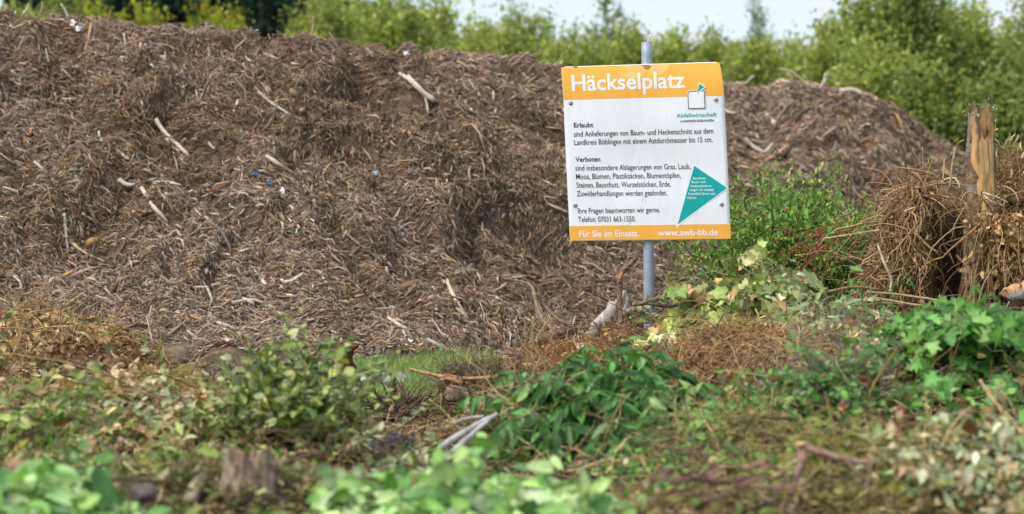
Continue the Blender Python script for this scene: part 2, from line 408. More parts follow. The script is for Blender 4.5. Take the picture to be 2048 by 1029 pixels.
CHIP_PAL = [(5, (.215, .15, .10)), (5, (.29, .21, .145)), (3, (.36, .275, .20)), (1.0, (.47, .385, .30)), (.3, (.60, .53, .44)), (1.6, (.33, .19, .09)), (1.9, (.115, .078, .053)), (.8, (.29, .24, .205))]
def shred(h, pxr, n, L, r, rng, pal, tl=(-.02, 1.12), bias=True, jut=.30, K=3):
    """n fibres lying on the heap face"""
    px = rng.uniform(*pxr, n); tt = rng.uniform(*tl, n)
    yf = np.interp(px, np.array([-1300, 2200]), [0, 0])
    X = xpx(px, 18.5 if h is H1 else 25.0)
    yc = np.interp(X, h.cx, h.cy); yf = np.interp(X, h.fx, h.fy)
    Y = yf + (yc - yf) * tt; X = xpx(px, Y)
    Z = h(X, Y); ok = Z > .0
    X, Y, Z = X[ok], Y[ok], Z[ok]; n = len(X)
    N = h.normal(X, Y)
    # tangent frame: across (image right) and down-slope
    a = unit(np.cross(np.array([0, 1.0, 0]), N)); dn = unit(np.cross(a, N)); dn = np.where(dn[:, 2:3] > 0, -dn, dn)
    wob = noise(X * 1.6, Y * 1.6, 0, 77) * 45
    th = np.radians(rng.normal(38, 34, n) + wob) if bias else rng.uniform(0, np.pi, n)
    d = a * np.cos(th)[:, None] + dn * np.sin(th)[:, None]
    d = unit(d + N * rng.normal(0.05, jut, n)[:, None])
    ll = L[0] * np.exp(rng.normal(0, L[1], n)); rr = r[0] * np.exp(rng.normal(0, r[1], n))
    s = np.linspace(-.5, .5, K)
    bend = rng.normal(0, .12, (n, 3))
    P = np.stack([X, Y, Z], 1)[:, None] + N[:, None] * (rr * 1.0 + np.abs(rng.normal(0, .012, n)))[:, None, None] \
        + d[:, None] * (ll[:, None] * s[None])[..., None] + (bend * ll[:, None])[:, None] * (1 - (2 * s[None, :, None]) ** 2)
    R = rr[:, None] * np.array([.55, 1, .6] if K == 3 else [.6, 1, .9, .5])[None]
    zone = .5 + .5 * noise(X * 1.1, Y * 1.1, Z * 1.1, 78)
    C = pick(rng, n, pal, .28, .05) * np.array([1.04, 1.02, 1.0]) * (1 + (zone - .5)[:, None] * np.array([.5, .62, .75]))
    return tubes(P, R, C, 4, flat=rng.uniform(.3, .8, n), phase=rng.uniform(0, np.pi, n))

QN = 1.0
t = thing("wood_chip_heap", "large long heap of shredded brown wood filling the left behind the sign", "wood chip heap", (-1.5, 18, 0))
grid_mesh("heap_core", np.arange(-8.5, 4.2, .05), np.arange(14.8, 29, .05), H1, M_SOIL,
          lambda V: np.array([.12, .083, .056]) * (1 + .35 * noise(V[:, 0] * 4, V[:, 1] * 4, 0, 33)[:, None]), t, keep=lambda c: c[:, 2] > -.03)
tag(build("wood_shreds", [shred(H1, (-160, 1640), int(265000 * QN), (.05, .5), (.0031, .4), rng, CHIP_PAL),
                          shred(H1, (-160, 1640), int(24000 * QN), (.085, .4), (.0058, .4), rng, CHIP_PAL, jut=.45)], M_CHIP, t), kind="stuff")
nf = 9000; fx_ = rng.uniform(-150, 1500, nf); fX = xpx(fx_, 15.4); fY = np.interp(fX, H1.fx, H1.fy) + rng.normal(-.05, .28, nf); kk_ = H1(fX, fY) < .03; fX, fY = fX[kk_], fY[kk_]; nf = len(fX)
fd = rand_dir(rng, nf, -10, 35); fl = .05 * np.exp(rng.normal(0, .5, nf)); fP = np.stack([fX, fY, np.full(nf, .006)], 1)[:, None] + fd[:, None] * fl[:, None, None] * np.linspace(-.5, .5, 3)[None, :, None]
tag(build("foot_shreds", [tubes(fP + [0, 0, .008], (.0036 * np.exp(rng.normal(0, .4, nf)))[:, None] * np.array([[.6, 1, .6]]), pick(rng, nf, CHIP_PAL, .28, .05), 4, flat=rng.uniform(.4, .8, nf))], M_CHIP, t), kind="stuff")
tag(build("coarse_shreds", [shred(H1, (-150, 1600), 1500, (.15, .35), (.0095, .35), rng,
    [(3, (.20, .15, .115)), (3, (.30, .24, .19)), (2, (.42, .35, .28)), (1, (.27, .17, .10)), (1, (.12, .09, .07))], jut=.25, K=4)], M_CHIP, t), kind="stuff")
t = thing("wood_chip_heap", "smaller farther heap of shredded brown wood right of the sign in front of the trees", "wood chip heap", (2.5, 25, 0))
grid_mesh("heap_core", np.arange(-.8, 6.6, .06), np.arange(21.8, 36, .06), H2, M_SOIL,
          lambda V: np.array([.12, .085, .06]) * (1 + .35 * noise(V[:, 0] * 4, V[:, 1] * 4, 0, 34)[:, None]), t, keep=lambda c: c[:, 2] > -.03)
tag(build("wood_shreds", [shred(H2, (1100, 2120), 80000, (.07, .45), (.0052, .4), rng, CHIP_PAL)], M_CHIP, t), kind="stuff")
tag(build("coarse_shreds", [shred(H2, (1100, 2100), 900, (.22, .35), (.016, .35), rng, CHIP_PAL, jut=.25, K=4)], M_CHIP, t), kind="stuff")

# single sticks and litter lying on the heaps ------------------------------------------------------
def heap_stick(h, pts, r, col, label, name="wood_splinter", cat="stick", group=None, flat=None, sides=6, lift=.02):
    P = np.array([h.hit(*p) for p in pts])
    N = h.normal(P[:, 0], P[:, 1]); P = P + N * (r * .6 + lift)
    rad = np.full(len(P), r); rad[-1] *= .8
    return tag(build(name, [limb(P, rad, col, 9, sides, .2, int(pts[0][0]), .3)], M_CHIP), label, cat, group)
PALE = (.58, .48, .37); GREYW = (.42, .38, .34); TAN = (.45, .32, .2)
HS = [
 ([(302, 242), (340, 276), (382, 316)], .022, PALE, "longest pale split stick in the middle of the left heap slope"),
 ([(318, 270), (345, 295), (366, 308)], .018, GREYW, "grey split stick lying against the longest pale stick on the heap"),
 ([(284, 384), (310, 415), (338, 451)], .018, PALE, "straight pale stick lying below the longest pale stick on the heap"),
 ([(127, 432), (131, 470), (139, 506)], .014, GREYW, "upright greyish stick on the lower left of the heap"),
 ([(145, 493), (180, 512), (214, 528)], .012, TAN, "thin tan stick slanting down beside the upright greyish stick"),
 ([(205, 265), (209, 280), (206, 292)], .014, (.7, .66, .58), "short whitish curved stick on the left heap slope"),
 ([(232, 368), (275, 375), (310, 366)], .020, GREYW, "bent grey stick on the heap above the straight pale stick"),
 ([(335, 485), (352, 470), (366, 482)], .012, TAN, "thin tan stick leaning to the right in the middle of the heap"),
 ([(465, 612), (500, 608), (528, 616)], .016, PALE, "pale stick lying level low on the heap"),
 ([(532, 320), (560, 340), (590, 358)], .017, PALE, "pale split stick right of the blue plastic scrap"),
 ([(895, 566), (908, 595), (922, 630)], .016, PALE, "upright pale stick low on the heap left of the sign"),
 ([(1005, 562), (1040, 558), (1068, 562)], .016, TAN, "level tan stick low on the heap left of the sign post"),
 ([(990, 590), (1010, 578), (1024, 562)], .013, TAN, "short tan stick propped under the level tan stick"),
 ([(1095, 412), (1112, 420), (1130, 428)], .014, PALE, "short pale stick beside the left edge of the sign"),
 ([(700, 470), (725, 496), (760, 525)], .013, (.25, .18, .13), "long brown stick in the middle of the heap"),
 ([(565, 660), (578, 676), (590, 695)], .018, PALE, "pale stick near the foot of the heap above the leafy shrub"),
 ([(780, 645), (795, 660), (812, 668)], .018, PALE, "pale chunky stick near the foot of the heap"),
 ([(850, 690), (872, 702), (890, 712)], .018, (.5, .44, .38), "grey stick at the foot of the heap above the grass"),
 ([(520, 190), (545, 215), (580, 240)], .014, GREYW, "long grey stick high on the heap slope"),
 ([(70, 330), (100, 352), (128, 362)], .016, GREYW, "grey stick on the left heap slope near the picture edge"),
]
for pts, r, c, lab in HS: heap_stick(H1, pts, r * .8, c, lab, lift=.03)
tt_ = thing("forked_stick", "thick pale forked stick high on the heap left of the sign", "stick", H1.hit(840, 190))
P = np.array([H1.hit(*p) for p in ((800, 160), (830, 180), (868, 214))]) + np.array([0, -.05, .05])
build("stem", [limb(P, [.012, .019, .021], PALE, 12, 8, .25, 5, .4)], M_CHIP, tt_)
P = np.array([P[1] + (P[2] - P[1]) * .5, H1.hit(857, 236) + np.array([0, -.05, .03])])
build("prong", [limb(P, [.013, .009], (.5, .43, .34), 8, 6, .2, 6, .3)], M_CHIP, tt_)
P = np.array([H1.hit(818, 163), H1.hit(836, 186)]) + np.array([0, -.06, .05])
build("prong", [limb(P, [.010, .016], PALE, 8, 6, .2, 7, .3)], M_CHIP, tt_)
# thin sticks poking out of the crest
for i, (x0, y0, x1, y1, d, c, lab) in enumerate([
 (46, 30, 58, 8, 19.7, PALE, "pale stick standing up from the left end of the heap crest"),
 (80, 30, 84, 4, 19.7, TAN, "thin tan stick standing up from the heap crest"),
 (138, 42, 122, 8, 19.8, PALE, "leaning pale stick on the heap crest beside the white scraps"),
 (212, 48, 222, 20, 19.9, (.25, .19, .12), "dark bent twig sticking up from the heap crest"),
 (622, 78, 627, 34, 20.2, TAN, "solitary tan stalk standing on the heap crest in front of light green trees"),
 (1103, 142, 1130, 104, 21.2, (.3, .27, .12), "thin greenish stalk leaning on the heap crest left of the sign")]):
    P = at(np.array([x0, (x0 + x1) / 2 + 2, x1]), np.array([y0, (y0 + y1) / 2, y1]), d)
    tag(build("stick", [limb(P, [.012, .010, .006], c, 8, 5, .15, 90 + i, .5)], M_CHIP), lab, "stick")
for i, (pts, r, c, lab) in enumerate([
 ([(1640, 178, 26), (1650, 160, 26), (1653, 148, 26)], .02, PALE, "pale upright stick on the crest of the farther heap"),
 ([(1680, 180, 26.2), (1705, 180, 26.2), (1722, 190, 26.2)], .03, PALE, "pale curved stick on the crest of the farther heap"),
 ([(1488, 170, 26), (1500, 160, 26), (1508, 153, 26)], .014, GREYW, "grey twig leaning on the farther heap beside the sign")]):
    tag(build("stick", [limb(np.array([at(*p) for p in pts]), np.full(3, r), c, 8, 5, .2, 190 + i, .5)], M_CHIP), lab, "stick")
heap_stick(H2, [(1490, 280), (1508, 296), (1528, 312)], .022, GREYW, "grey stick on the face of the farther heap")
heap_stick(H2, [(1535, 232), (1548, 246), (1556, 262)], .024, PALE, "pale short stick on the face of the farther heap")
# anonymous pale splinters
rs = np.random.default_rng(5)
for i in range(70):
    x, y = rs.uniform(0, 1110), rs.uniform(90, 680)
    th = math.radians(rs.normal(40, 35)); l = rs.uniform(10, 26); dx, dy = math.cos(th) * l / 2, math.sin(th) * l / 2
    c = pick(rs, 1, [(2, PALE), (1, GREYW), (1, TAN), (1, (.6, .55, .48))])[0]
    heap_stick(H1, [(x - dx, y - dy), (x, y + rs.normal(0, 2)), (x + dx, y + dy)], rs.uniform(.006, .014), c,
               "short pale splinter lying loose among the brown shreds of the big heap", "wood_splinter", "splinter", "pale splinters scattered over the big heap", sides=5, lift=.012)
# litter
def scrap(h, px, py, wpx, hpx, col, label, seed, grp=None, name="plastic_scrap", rot=0):
    r = np.random.default_rng(seed); p = h.hit(px, py); n = h.normal(p[None, 0], p[None, 1])[0]
    m = p[1] / FPX; k = 6
    u, v = np.meshgrid(np.linspace(-1, 1, k), np.linspace(-1, 1, k))
    e = 1 - .25 * r.random((k, k)); x, y = u * wpx * m / 2 * e, v * hpx * m / 2 * e
    x, y = x * math.cos(rot) - y * math.sin(rot), x * math.sin(rot) + y * math.cos(rot)
    z = .35 * min(wpx, hpx) * m * noise(u * 1.3 + seed, v * 1.3, 0, seed) * 1.5
    a = unit(np.cross(np.array([0, 1., 0]), n)); b = np.cross(n, a)
    V = p + n * .03 + x[..., None] * a + y[..., None] * b + z[..., None] * n
    V = np.concatenate([V.reshape(-1, 3), V.reshape(-1, 3) - n * .004])
    i = (np.arange(k - 1)[:, None] * k + np.arange(k - 1)[None]).ravel(); q = np.stack([i, i + 1, i + k + 1, i + k], 1)
    ring = list(range(k)) + [k * j + k - 1 for j in range(1, k)] + [k * (k - 1) + j for j in range(k - 2, -1, -1)] + [k * j for j in range(k - 2, 0, -1)]
    ring = np.array(ring); r2 = np.roll(ring, -1); K2 = k * k
    side = np.stack([ring, ring + K2, r2 + K2, r2], 1)
    return tag(build(name, [(V, [q, q[:, ::-1] + K2, side], col)], M_PLAST), label, "litter", grp)
WH, BL = (.72, .76, .8), (.08, .16, .34)
for i, a in enumerate([
 (541, 372, 20, 14, BL, "largest blue plastic scrap on the heap"), (512, 354, 22, 7, BL, "thin blue plastic strip above the largest blue scrap"),
 (438, 470, 10, 10, (.12, .22, .5), "small blue plastic bit in the middle of the heap"), (788, 471, 10, 8, (.14, .2, .42), "small blue plastic bit left of the sign, near a second one"),
 (805, 474, 9, 12, (.25, .33, .5), "pale blue plastic bit right of the small blue bit"), (566, 389, 10, 22, (.8, .82, .82), "upright white plastic piece right of the blue scrap"),
 (452, 563, 10, 13, (.02, .28, .12), "bright green plastic scrap on the lower heap"), (915, 549, 11, 11, (.35, .6, .5), "pale green plastic scrap beside a white one on the heap"),
 (945, 548, 12, 14, WH, "white scrap right of the pale green scrap"), (868, 622, 16, 16, WH, "bluish white scrap on the lower heap left of the sign post"),
 (881, 677, 14, 10, (.8, .8, .78), "white scrap at the foot of the heap above the grass"), (741, 401, 15, 16, (.7, .66, .58), "cream paper scrap in the middle of the heap"),
 (163, 60, 22, 14, (.7, .74, .76), "white crumpled scrap just under the left heap crest"), (148, 52, 16, 18, WH, "upper white scrap at the left heap crest"),
 (108, 106, 12, 14, (.7, .78, .76), "pale scrap on the upper left of the heap"), (191, 79, 10, 9, WH, "small round white scrap on the upper left of the heap"),
 (292, 99, 18, 10, WH, "white scrap on the upper heap beside dark hollows"), (464, 127, 14, 13, (.66, .72, .8), "bluish white scrap on the upper heap below the crest"),
 (752, 352, 16, 12, (.4, .5, .52), "grey green scrap in the middle of the heap"), (248, 575, 16, 12, WH, "white scrap on the lower left of the heap"),
 (820, 690, 12, 10, (.7, .68, .66), "small whitish scrap at the foot of the heap"), (1130, 225, 9, 12, (.45, .5, .55), "grey scrap at the left edge of the sign"),
 (820, 110, 24, 10, (.62, .68, .72), "pale scrap just below the heap crest left of the sign")]):
    scrap(H1, *a[:4], a[4], a[5], 300 + i)
# ------------------------------------------------------------------ trees behind the heaps
LIGHT = [(4, (.36, .40, .13)), (3, (.44, .47, .165)), (2, (.26, .31, .10)), (.5, (.40, .38, .13))]  # greens paled and dulled to carry haze in the colour, as in MIDG
YELL = [(4, (.36, .38, .05)), (3, (.34, .34, .045)), (1.5, (.17, .23, .03)), (.9, (.42, .27, .05))]
MIDG = [(4, (.28, .34, .11)), (3, (.35, .40, .135)), (2, (.07, .12, .025)), (.4, (.3, .24, .05))]
GREYG = [(3, (.20, .26, .15)), (2, (.26, .31, .18)), (1, (.14, .19, .11))]
DARK = [(3, (.022, .055, .038)), (2, (.035, .075, .05)), (1, (.018, .04, .032))]
def broad(px, d, ytop, wpx, pal, label, n=20000, seed=1, leaf=.085, plumes=22, low=.1, spread=1.0, group="young trees and bushes behind the heaps"):
    r = np.random.default_rng(seed)
    x0 = xpx(px, d); H = float(at(px, ytop + (16 if px < 620 else -16), d)[2]); Wd = wpx * d / FPX
    t = thing("broadleaf_tree", label, "tree", (x0, d, 0), group)
    # limbs: several upright shoots fanning from the base
    k = plumes; base = np.array([x0, d, 0.0]) + r.normal(0, .06, (k, 3)) * [1, 1, 0]
    ang = r.uniform(0, 2 * np.pi, k); rad = np.sqrt(r.uniform(0, 1, k)) * Wd * .55 * spread
    hh = H * (1 - .24 * (rad / (Wd * .5 * spread + 1e-6)) ** 1.6 * r.uniform(.4, 1, k)) * r.uniform(.76, 1.06, k)
    hh[0] = H; rad[0] *= .2
    top = np.stack([x0 + np.cos(ang) * rad, d + np.sin(ang) * rad * .8, hh], 1)
    s = np.linspace(0, 1, 7)[None, :, None]
    mid = base + (top - base) * [.75, .75, .45]
    P = (1 - s) ** 2 * base[:, None] + 2 * s * (1 - s) * mid[:, None] + s ** 2 * top[:, None]
    P = P + r.normal(0, .03, P.shape) * s
    R = np.linspace(1, .15, 7)[None] * (.02 + .012 * H / 3)
    trunk = limb(np.array([[x0, d, -.05], [x0 + .02, d, H * .3], [x0, d, H * .62]]), [.05 * H / 3, .04 * H / 3, .015], (.10, .08, .055), 10, 8, .15, seed, .6)
    build("trunk", [trunk], M_BARK, t)
    build("limbs", [tubes(P, R, np.array([.11, .09, .06]), 5)], M_BARK, t)
    # leaves along the shoots' side twigs
    i = r.integers(0, k, n); f = r.beta(1.6, 1.25, n) * (1 - low) + low
    kk = f * 6; a = np.minimum(kk.astype(int), 5); g = (kk - a)[:, None]
    c = P[i, a] * (1 - g) + P[i, a + 1] * g
    sd = (.10 + .16 * Wd) * (1.12 - f)[:, None] ** .7
    # twig clusters: quantised offsets give clumps and gaps
    nc = max(40, n // 26); ci = r.integers(0, nc, n)
    coff = r.normal(0, 1, (nc, 3)) * [1, 1, .8]; cpar = r.integers(0, k, nc); cf = r.beta(1.7, 1.2, nc) * (1 - low) + low
    ck = cf * 6; ca = np.minimum(ck.astype(int), 5); cg = (ck - ca)[:, None]
    cc = P[cpar, ca] * (1 - cg) + P[cpar, ca + 1] * cg + coff * (.08 + .12 * Wd) * (1.15 - cf)[:, None] ** .7
    use = r.random(n) < .72
    pos = np.where(use[:, None], cc[ci] + r.normal(0, 1, (n, 3)) * [.11, .11, .14] * (.6 + .12 * H), c + r.normal(0, 1, (n, 3)) * sd * [.6, .6, .7])
    pos[:, 2] = np.where(pos[:, 2] < .1, .1 + r.random(n) * .3, pos[:, 2])
    out = unit(pos - np.array([x0, d, H * .45]))
    dv = unit(out * .7 + rand_dir(r, n) * .8 + [0, 0, .15])
    shade = np.exp(r.normal(0, .22, nc))
    C = pick(r, n, pal, .18, .05) * np.where(use, shade[ci], 1.0)[:, None]
    build("crown", [leaves(DIAM, pos, dv, rand_dir(r, n, 10, 90), leaf * np.exp(r.normal(0, .25, n)), r.uniform(.45, .7, n), .3, .3, C, r)], M_TREE, t)
    return t

def conifer(px, d, ytop, wpx, label, seed, pal=DARK):
    r = np.random.default_rng(seed); x0 = xpx(px, d); H = float(at(px, ytop, d)[2]); Wd = wpx * d / FPX
    t = thing("conifer_tree", label, "tree", (x0, d, 0), "dark conifers far behind the heaps")
    build("trunk", [limb(np.array([[x0, d, -.1], [x0, d, H * .5], [x0, d, H]]), [.18, .12, .02], (.07, .055, .045), 10, 8, .1, seed, .2)], M_BARK, t)
    n = 520; f = np.sqrt(r.uniform(.02, 1, n)); z = H * (1 - f * .92); L = Wd * .5 * f * r.uniform(.75, 1.1, n) + .15
    az = r.uniform(0, 2 * np.pi, n); dv = np.stack([np.cos(az), np.sin(az), r.uniform(-.35, .1, n)], 1)
    st = np.stack([np.full(n, x0), np.full(n, d), z], 1)
    s = np.linspace(0, 1, 5)[None, :, None]
    P = st[:, None] + dv[:, None] * L[:, None, None] * s + np.array([0, 0, -.12]) * (L[:, None, None] * s ** 2)
    build("boughs", [tubes(P, np.linspace(.035, .01, 5)[None], np.array([.06, .05, .035]), 3)], M_BARK, t)
    m = 16; i = np.repeat(np.arange(n), m); ff = r.uniform(.1, 1, n * m); k = ff * 4; a = np.minimum(k.astype(int), 3); g = (k - a)[:, None]
    pos = P[i, a] * (1 - g) + P[i, a + 1] * g + r.normal(0, .1, (n * m, 3))
    build("needles", [leaves(DIAM, pos, unit(dv[i] + rand_dir(r, n * m) * .7 - [0, 0, .3]), rand_dir(r, n * m, 20, 90), r.uniform(.25, .5, n * m), .4, .3, .2, pick(r, n * m, pal, .25, .05), r)], M_TREE, t)
    return t

TREES = [
 (30, 42, -8, 150, LIGHT, "light green bush behind the far left end of the big heap", {}),
 (118, 47, -30, 150, MIDG, "mid green tree behind the white scraps on the left crest", {}),
 (205, 41, -15, 110, YELL, "narrow yellow green bush left of the broad yellow pair", dict(n=12000)),
 (310, 42, 6, 120, YELL, "lower yellow green bush with orange tints behind the heap crest", dict(n=15600)),
 (405, 41, -14, 150, YELL, "broad yellow green bush with orange tints left of the dark conifer gap", dict(n=22800)),
 (460, 43, 4, 90, YELL, "thin yellow green bush at the left edge of the dark conifer gap", dict(n=10800)),
 (640, 40, -12, 130, LIGHT, "light green tree at the right edge of the dark conifer gap", {}),
 (725, 43, 22, 150, LIGHT, "light green bush in front of the small dark conifers", {}),
 (800, 41, -2, 130, LIGHT, "tall light green tree where the open sky begins", {}),
 (868, 44, 10, 100, LIGHT, "light green tree with a pointed top beside open sky", {}),
 (945, 43, 62, 140, LIGHT, "low light green bush under a notch of open sky", {}),
 (1020, 42, 30, 130, LIGHT, "rounded light green bush left of the sky gap", {}),
 (1085, 44, 66, 120, MIDG, "low mid green bush under the wide sky gap", {}),
 (1150, 41, 78, 120, LIGHT, "low light green bush behind the upper left corner of the sign", {}),
 (1205, 45, 8, 130, GREYG, "sparse grey green tree left of the sign post top", dict(n=4680, plumes=18)),
 (1262, 42, 62, 120, LIGHT, "light green bush just left of the sign post top", {}),
 (1345, 42, 84, 130, LIGHT, "light green bush just right of the sign post top", {}),
 (1425, 43, 78, 130, LIGHT, "light green bush above the upper right corner of the sign", {}),
 (1512, 62, 12, 100, GREYG, "tall thin grey green tree standing alone against the sky", dict(n=2210, plumes=10, low=.35, leaf=.09)),
 (1500, 41, 100, 120, LIGHT, "low light green bush below the lone thin tree", {}),
 (1575, 43, 108, 110, LIGHT, "low light green bush left of the tallest tree", {}),
 (1655, 40, 62, 130, LIGHT, "light green bush on the left flank of the tallest tree", {}),
 (1725, 39, -6, 170, LIGHT, "light green tree forming the left part of the tallest group", dict(n=26400)),
 (1815, 38, -60, 210, MIDG, "tallest tree on the right, with dark green middle", dict(n=33600)),
 (1770, 36, 95, 170, LIGHT, "light green bush in front of the tallest tree", {}),
 (1905, 39, 20, 150, LIGHT, "light green tree right of the tallest tree", dict(n=24000)),
 (1880, 35, 150, 170, MIDG, "dark lower bush beyond the right end of the farther heap", dict(n=21600)),
 (1975, 40, 92, 140, MIDG, "mid green tree behind the broken trunk", dict(n=24000)),
 (2045, 41, 30, 140, LIGHT, "light green tree at the right edge of the picture", dict(n=24000)),
 (2000, 35, 175, 170, MIDG, "dark lower bush behind the broken trunk", dict(n=21600)),
 (2120, 39, 60, 160, LIGHT, "light green tree just past the right edge of the picture", {}),
 (-70, 42, 10, 150, LIGHT, "light green bush just past the left edge of the picture", {})]
for i, (px, d, yt, wp, pal, lab, kw) in enumerate(TREES):
    broad(px, d, yt, wp, pal, lab, seed=500 + i, **kw)
CON = "dark conifer of the close row far behind the left part of the heap"
for i, px in enumerate(range(60, 800, 37)):
    conifer(px + (i * 13 % 17) - 8, 112 + (i * 7 % 5) * 4, np.interp(px, [0, 560, 640, 700, 770], [-170, -150, -110, -50, -10]) - (i * 29 % 40), 150, CON, 700 + i)
HAZY = [(3, (.06, .10, .075)), (2, (.08, .12, .085))]  # distance haze mixed into the needle colours
conifer(893, 130, 22, 60, "small hazy conifer tip in the sky notch left of centre", 720, HAZY)
conifer(972, 130, 38, 80, "hazy grey conifer behind the rounded light green bush", 721, HAZY)
conifer(1395, 130, 62, 60, "hazy conifer tip above the upper right part of the sign", 722, HAZY)
conifer(1545, 120, 88, 60, "dark small conifer tip right of the lone thin tree", 723, HAZY)

# ------------------------------------------------------------------ the sign
def mat_plain(name, col, rough=.4, spec=.5, metal=0.0, nscale=6, namt=.04, bump=0):
    m = mat_attr(name, rough, 0, nscale, namt, spec, bump); m.node_tree.nodes["Principled BSDF"].inputs["Metallic"].default_value = metal
    return m
M_PANEL = mat_attr("painted_panel", .38, 0, 7, .055, .4, stretch=(2.5, 2.5, .5))
M_PRINT = mat_attr("print", .45, 0, 7, .06, .3, stretch=(2.5, 2.5, .5))
M_ZINC = mat_plain("galvanised_steel", None, .55, .4, .25, 24, .16)
LE = np.array([(1122, 134), (1124.5, 167), (1127, 200), (1129, 255), (1132.5, 330), (1136.5, 410), (1140, 483)], float)
RE = np.array([(1439, 124), (1445, 160), (1448.3, 192), (1451.5, 250), (1455.3, 330), (1459, 410), (1462, 479)], float)
def sdepth(px, py):
    py = np.asarray(py, float); px = np.asarray(px, float)
    d = 13.2 - .00060 * (px - 1292) - .00022 * (py - 305)
    return d + .035 * smooth((190 - py) / 90) ** 1.5 + .006 * noise(px * .012, py * .012, 0, 88)
def spt(px, py, off=0.0):
    px = np.asarray(px, float); py = np.asarray(py, float)
    return at(px, py, sdepth(px, py) - off)
SW = np.array([.80, .81, .84]); SO = np.array([.88, .42, .055]); ST = np.array([.0, .36, .33]); SD = np.array([.055, .018, .022])
sg = thing("information_sign", "orange and white notice board on a grey steel post, headed Häckselplatz", "sign", (float(at(1298, 500, 13.2)[0]), 13.2, 0))
vv = np.linspace(0, 1, 41); uu = np.linspace(0, 1, 37)
lv = np.stack([np.interp(vv, np.linspace(0, 1, 7), LE[:, 0]), np.interp(vv, np.linspace(0, 1, 7), LE[:, 1])], 1)
# same sampling along the sides by height fraction
fr = (LE[:, 1] - 134) / (483 - 134); fr2 = (RE[:, 1] - 124) / (479 - 124)
lv = np.stack([np.interp(vv, fr, LE[:, 0]), 134 + vv * 349], 1); rv = np.stack([np.interp(vv, fr2, RE[:, 0]), 124 + vv * 355], 1)
G = lv[:, None] * (1 - uu[None, :, None]) + rv[:, None] * uu[None, :, None]
# round the corners a little
def corner(G):
    G = G.copy(); G[0, 0] += [2.5, 2.0]; G[0, -1] += [-2.5, 2.0]; G[-1, 0] += [2, -2]; G[-1, -1] += [-2, -2]; return G
G = corner(G)
nv, nu = G.shape[:2]
FV = spt(G[..., 0], G[..., 1]).reshape(-1, 3); BV = spt(G[..., 0], G[..., 1], -.004).reshape(-1, 3)
i = (np.arange(nv - 1)[:, None] * nu + np.arange(nu - 1)[None]).ravel(); q = np.stack([i, i + nu, i + nu + 1, i + 1], 1); n0 = nv * nu
ring = np.array(list(range(nu)) + [nu * j + nu - 1 for j in range(1, nv)] + [nu * (nv - 1) + j for j in range(nu - 2, -1, -1)] + [nu * j for j in range(nv - 2, 0, -1)])
r2 = np.roll(ring, -1)
panel = build("panel", [(np.concatenate([FV, BV]), [q, q[:, ::-1] + n0, np.stack([ring, r2, r2 + n0, ring + n0], 1)], SW)], M_PANEL, sg)
def print_quad(name, rows, cols, off, col, parent, px0=0, mat=M_PRINT):
    """printed area following the panel between two edge polylines (top, bottom) in fractions"""
    pass
def strip(name, top, bot, col, off=.0008, m=24, k=6, parent=panel, inset=1.2):
    a = np.linspace(0, 1, m)[None]; b = np.linspace(0, 1, k)[:, None]
    T0 = np.array(top[0], float); T1 = np.array(top[1], float); B0 = np.array(bot[0], float); B1 = np.array(bot[1], float)
    py = (T0[1] * (1 - a) + T1[1] * a) * (1 - b) + (B0[1] * (1 - a) + B1[1] * a) * b
    # true left/right border at that height
    lx = np.interp(py, LE[:, 1], LE[:, 0]) + inset * .3; rx = np.interp(py, RE[:, 1], RE[:, 0]) - inset * .3
    px = lx + (rx - lx) * a
    V = spt(px, py, off).reshape(-1, 3)
    i = (np.arange(k - 1)[:, None] * m + np.arange(m - 1)[None]).ravel()
    return build(name, [(V, np.stack([i, i + m, i + m + 1, i + 1], 1), col)], M_PRINT, parent)
strip("header_band", ((1122, 135.2), (1440, 125.2)), ((1127, 200), (1448, 191.5)), SO)
strip("footer_band", ((1138.5, 452.7), (1459.4, 448.5)), ((1140, 481.6), (1462, 477.8)), SO, k=4)
def poly(name, parts, parent=panel):
    """parts: (pixel polygon, colour, offset) ; convex, fanned"""
    L = []
    for p, c, off in parts:
        p = np.array(p, float); cen = p.mean(0); V = spt(*np.concatenate([[cen], p]).T, off); m = len(p)
        j = np.arange(m); L.append((V, np.stack([np.zeros(m, int), j + 1, (j + 1) % m + 1], 1)[:, ::-1] if np.cross(p[1] - p[0], p[2] - p[1]) > 0 else np.stack([np.zeros(m, int), j + 1, (j + 1) % m + 1], 1), c))
    return build(name, L, M_PRINT, parent)
def stroke(pts, wd, c, off):
    p = np.array(pts, float); L = []
    V = [];
    t = np.gradient(p, axis=0); t /= np.linalg.norm(t, axis=1, keepdims=True) + 1e-9; nrm = np.stack([-t[:, 1], t[:, 0]], 1)
    a, b = p + nrm * wd / 2, p - nrm * wd / 2; m = len(p)
    V = spt(*np.concatenate([a, b]).T, off); j = np.arange(m - 1)
    return (V, np.stack([j, j + 1, j + 1 + m, j + m], 1), c)
# pale light reflections on the header, painted in lighter orange
poly("reflection_patch", [([(1228, 140), (1252, 131.5), (1286, 130.8), (1296, 138), (1284, 154), (1262, 158), (1244, 153)], (.88, .48, .13), .0012),
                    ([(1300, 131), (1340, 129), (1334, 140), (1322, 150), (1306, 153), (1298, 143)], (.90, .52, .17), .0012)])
poly("rust_stain", [([(1284, 130.5), (1298, 130), (1303, 134), (1296, 140), (1289, 138)], (.42, .17, .05), .0016)])
poly("rust_stain", [([(1145, 133.8), (1156, 133.2), (1152, 136)], (.10, .06, .04), .0016)])
# big triangle
poly("arrow_emblem", [([(1388.8, 333), (1457, 378), (1357, 452)], (.62, .63, .66), .0007),
                      ([(1387.6, 329.2), (1456.6, 375.6), (1351.4, 456.5)], SW, .0012),
                      ([(1388.5, 332.1), (1454.1, 376.1), (1355.3, 449.4)], ST, .0018)])
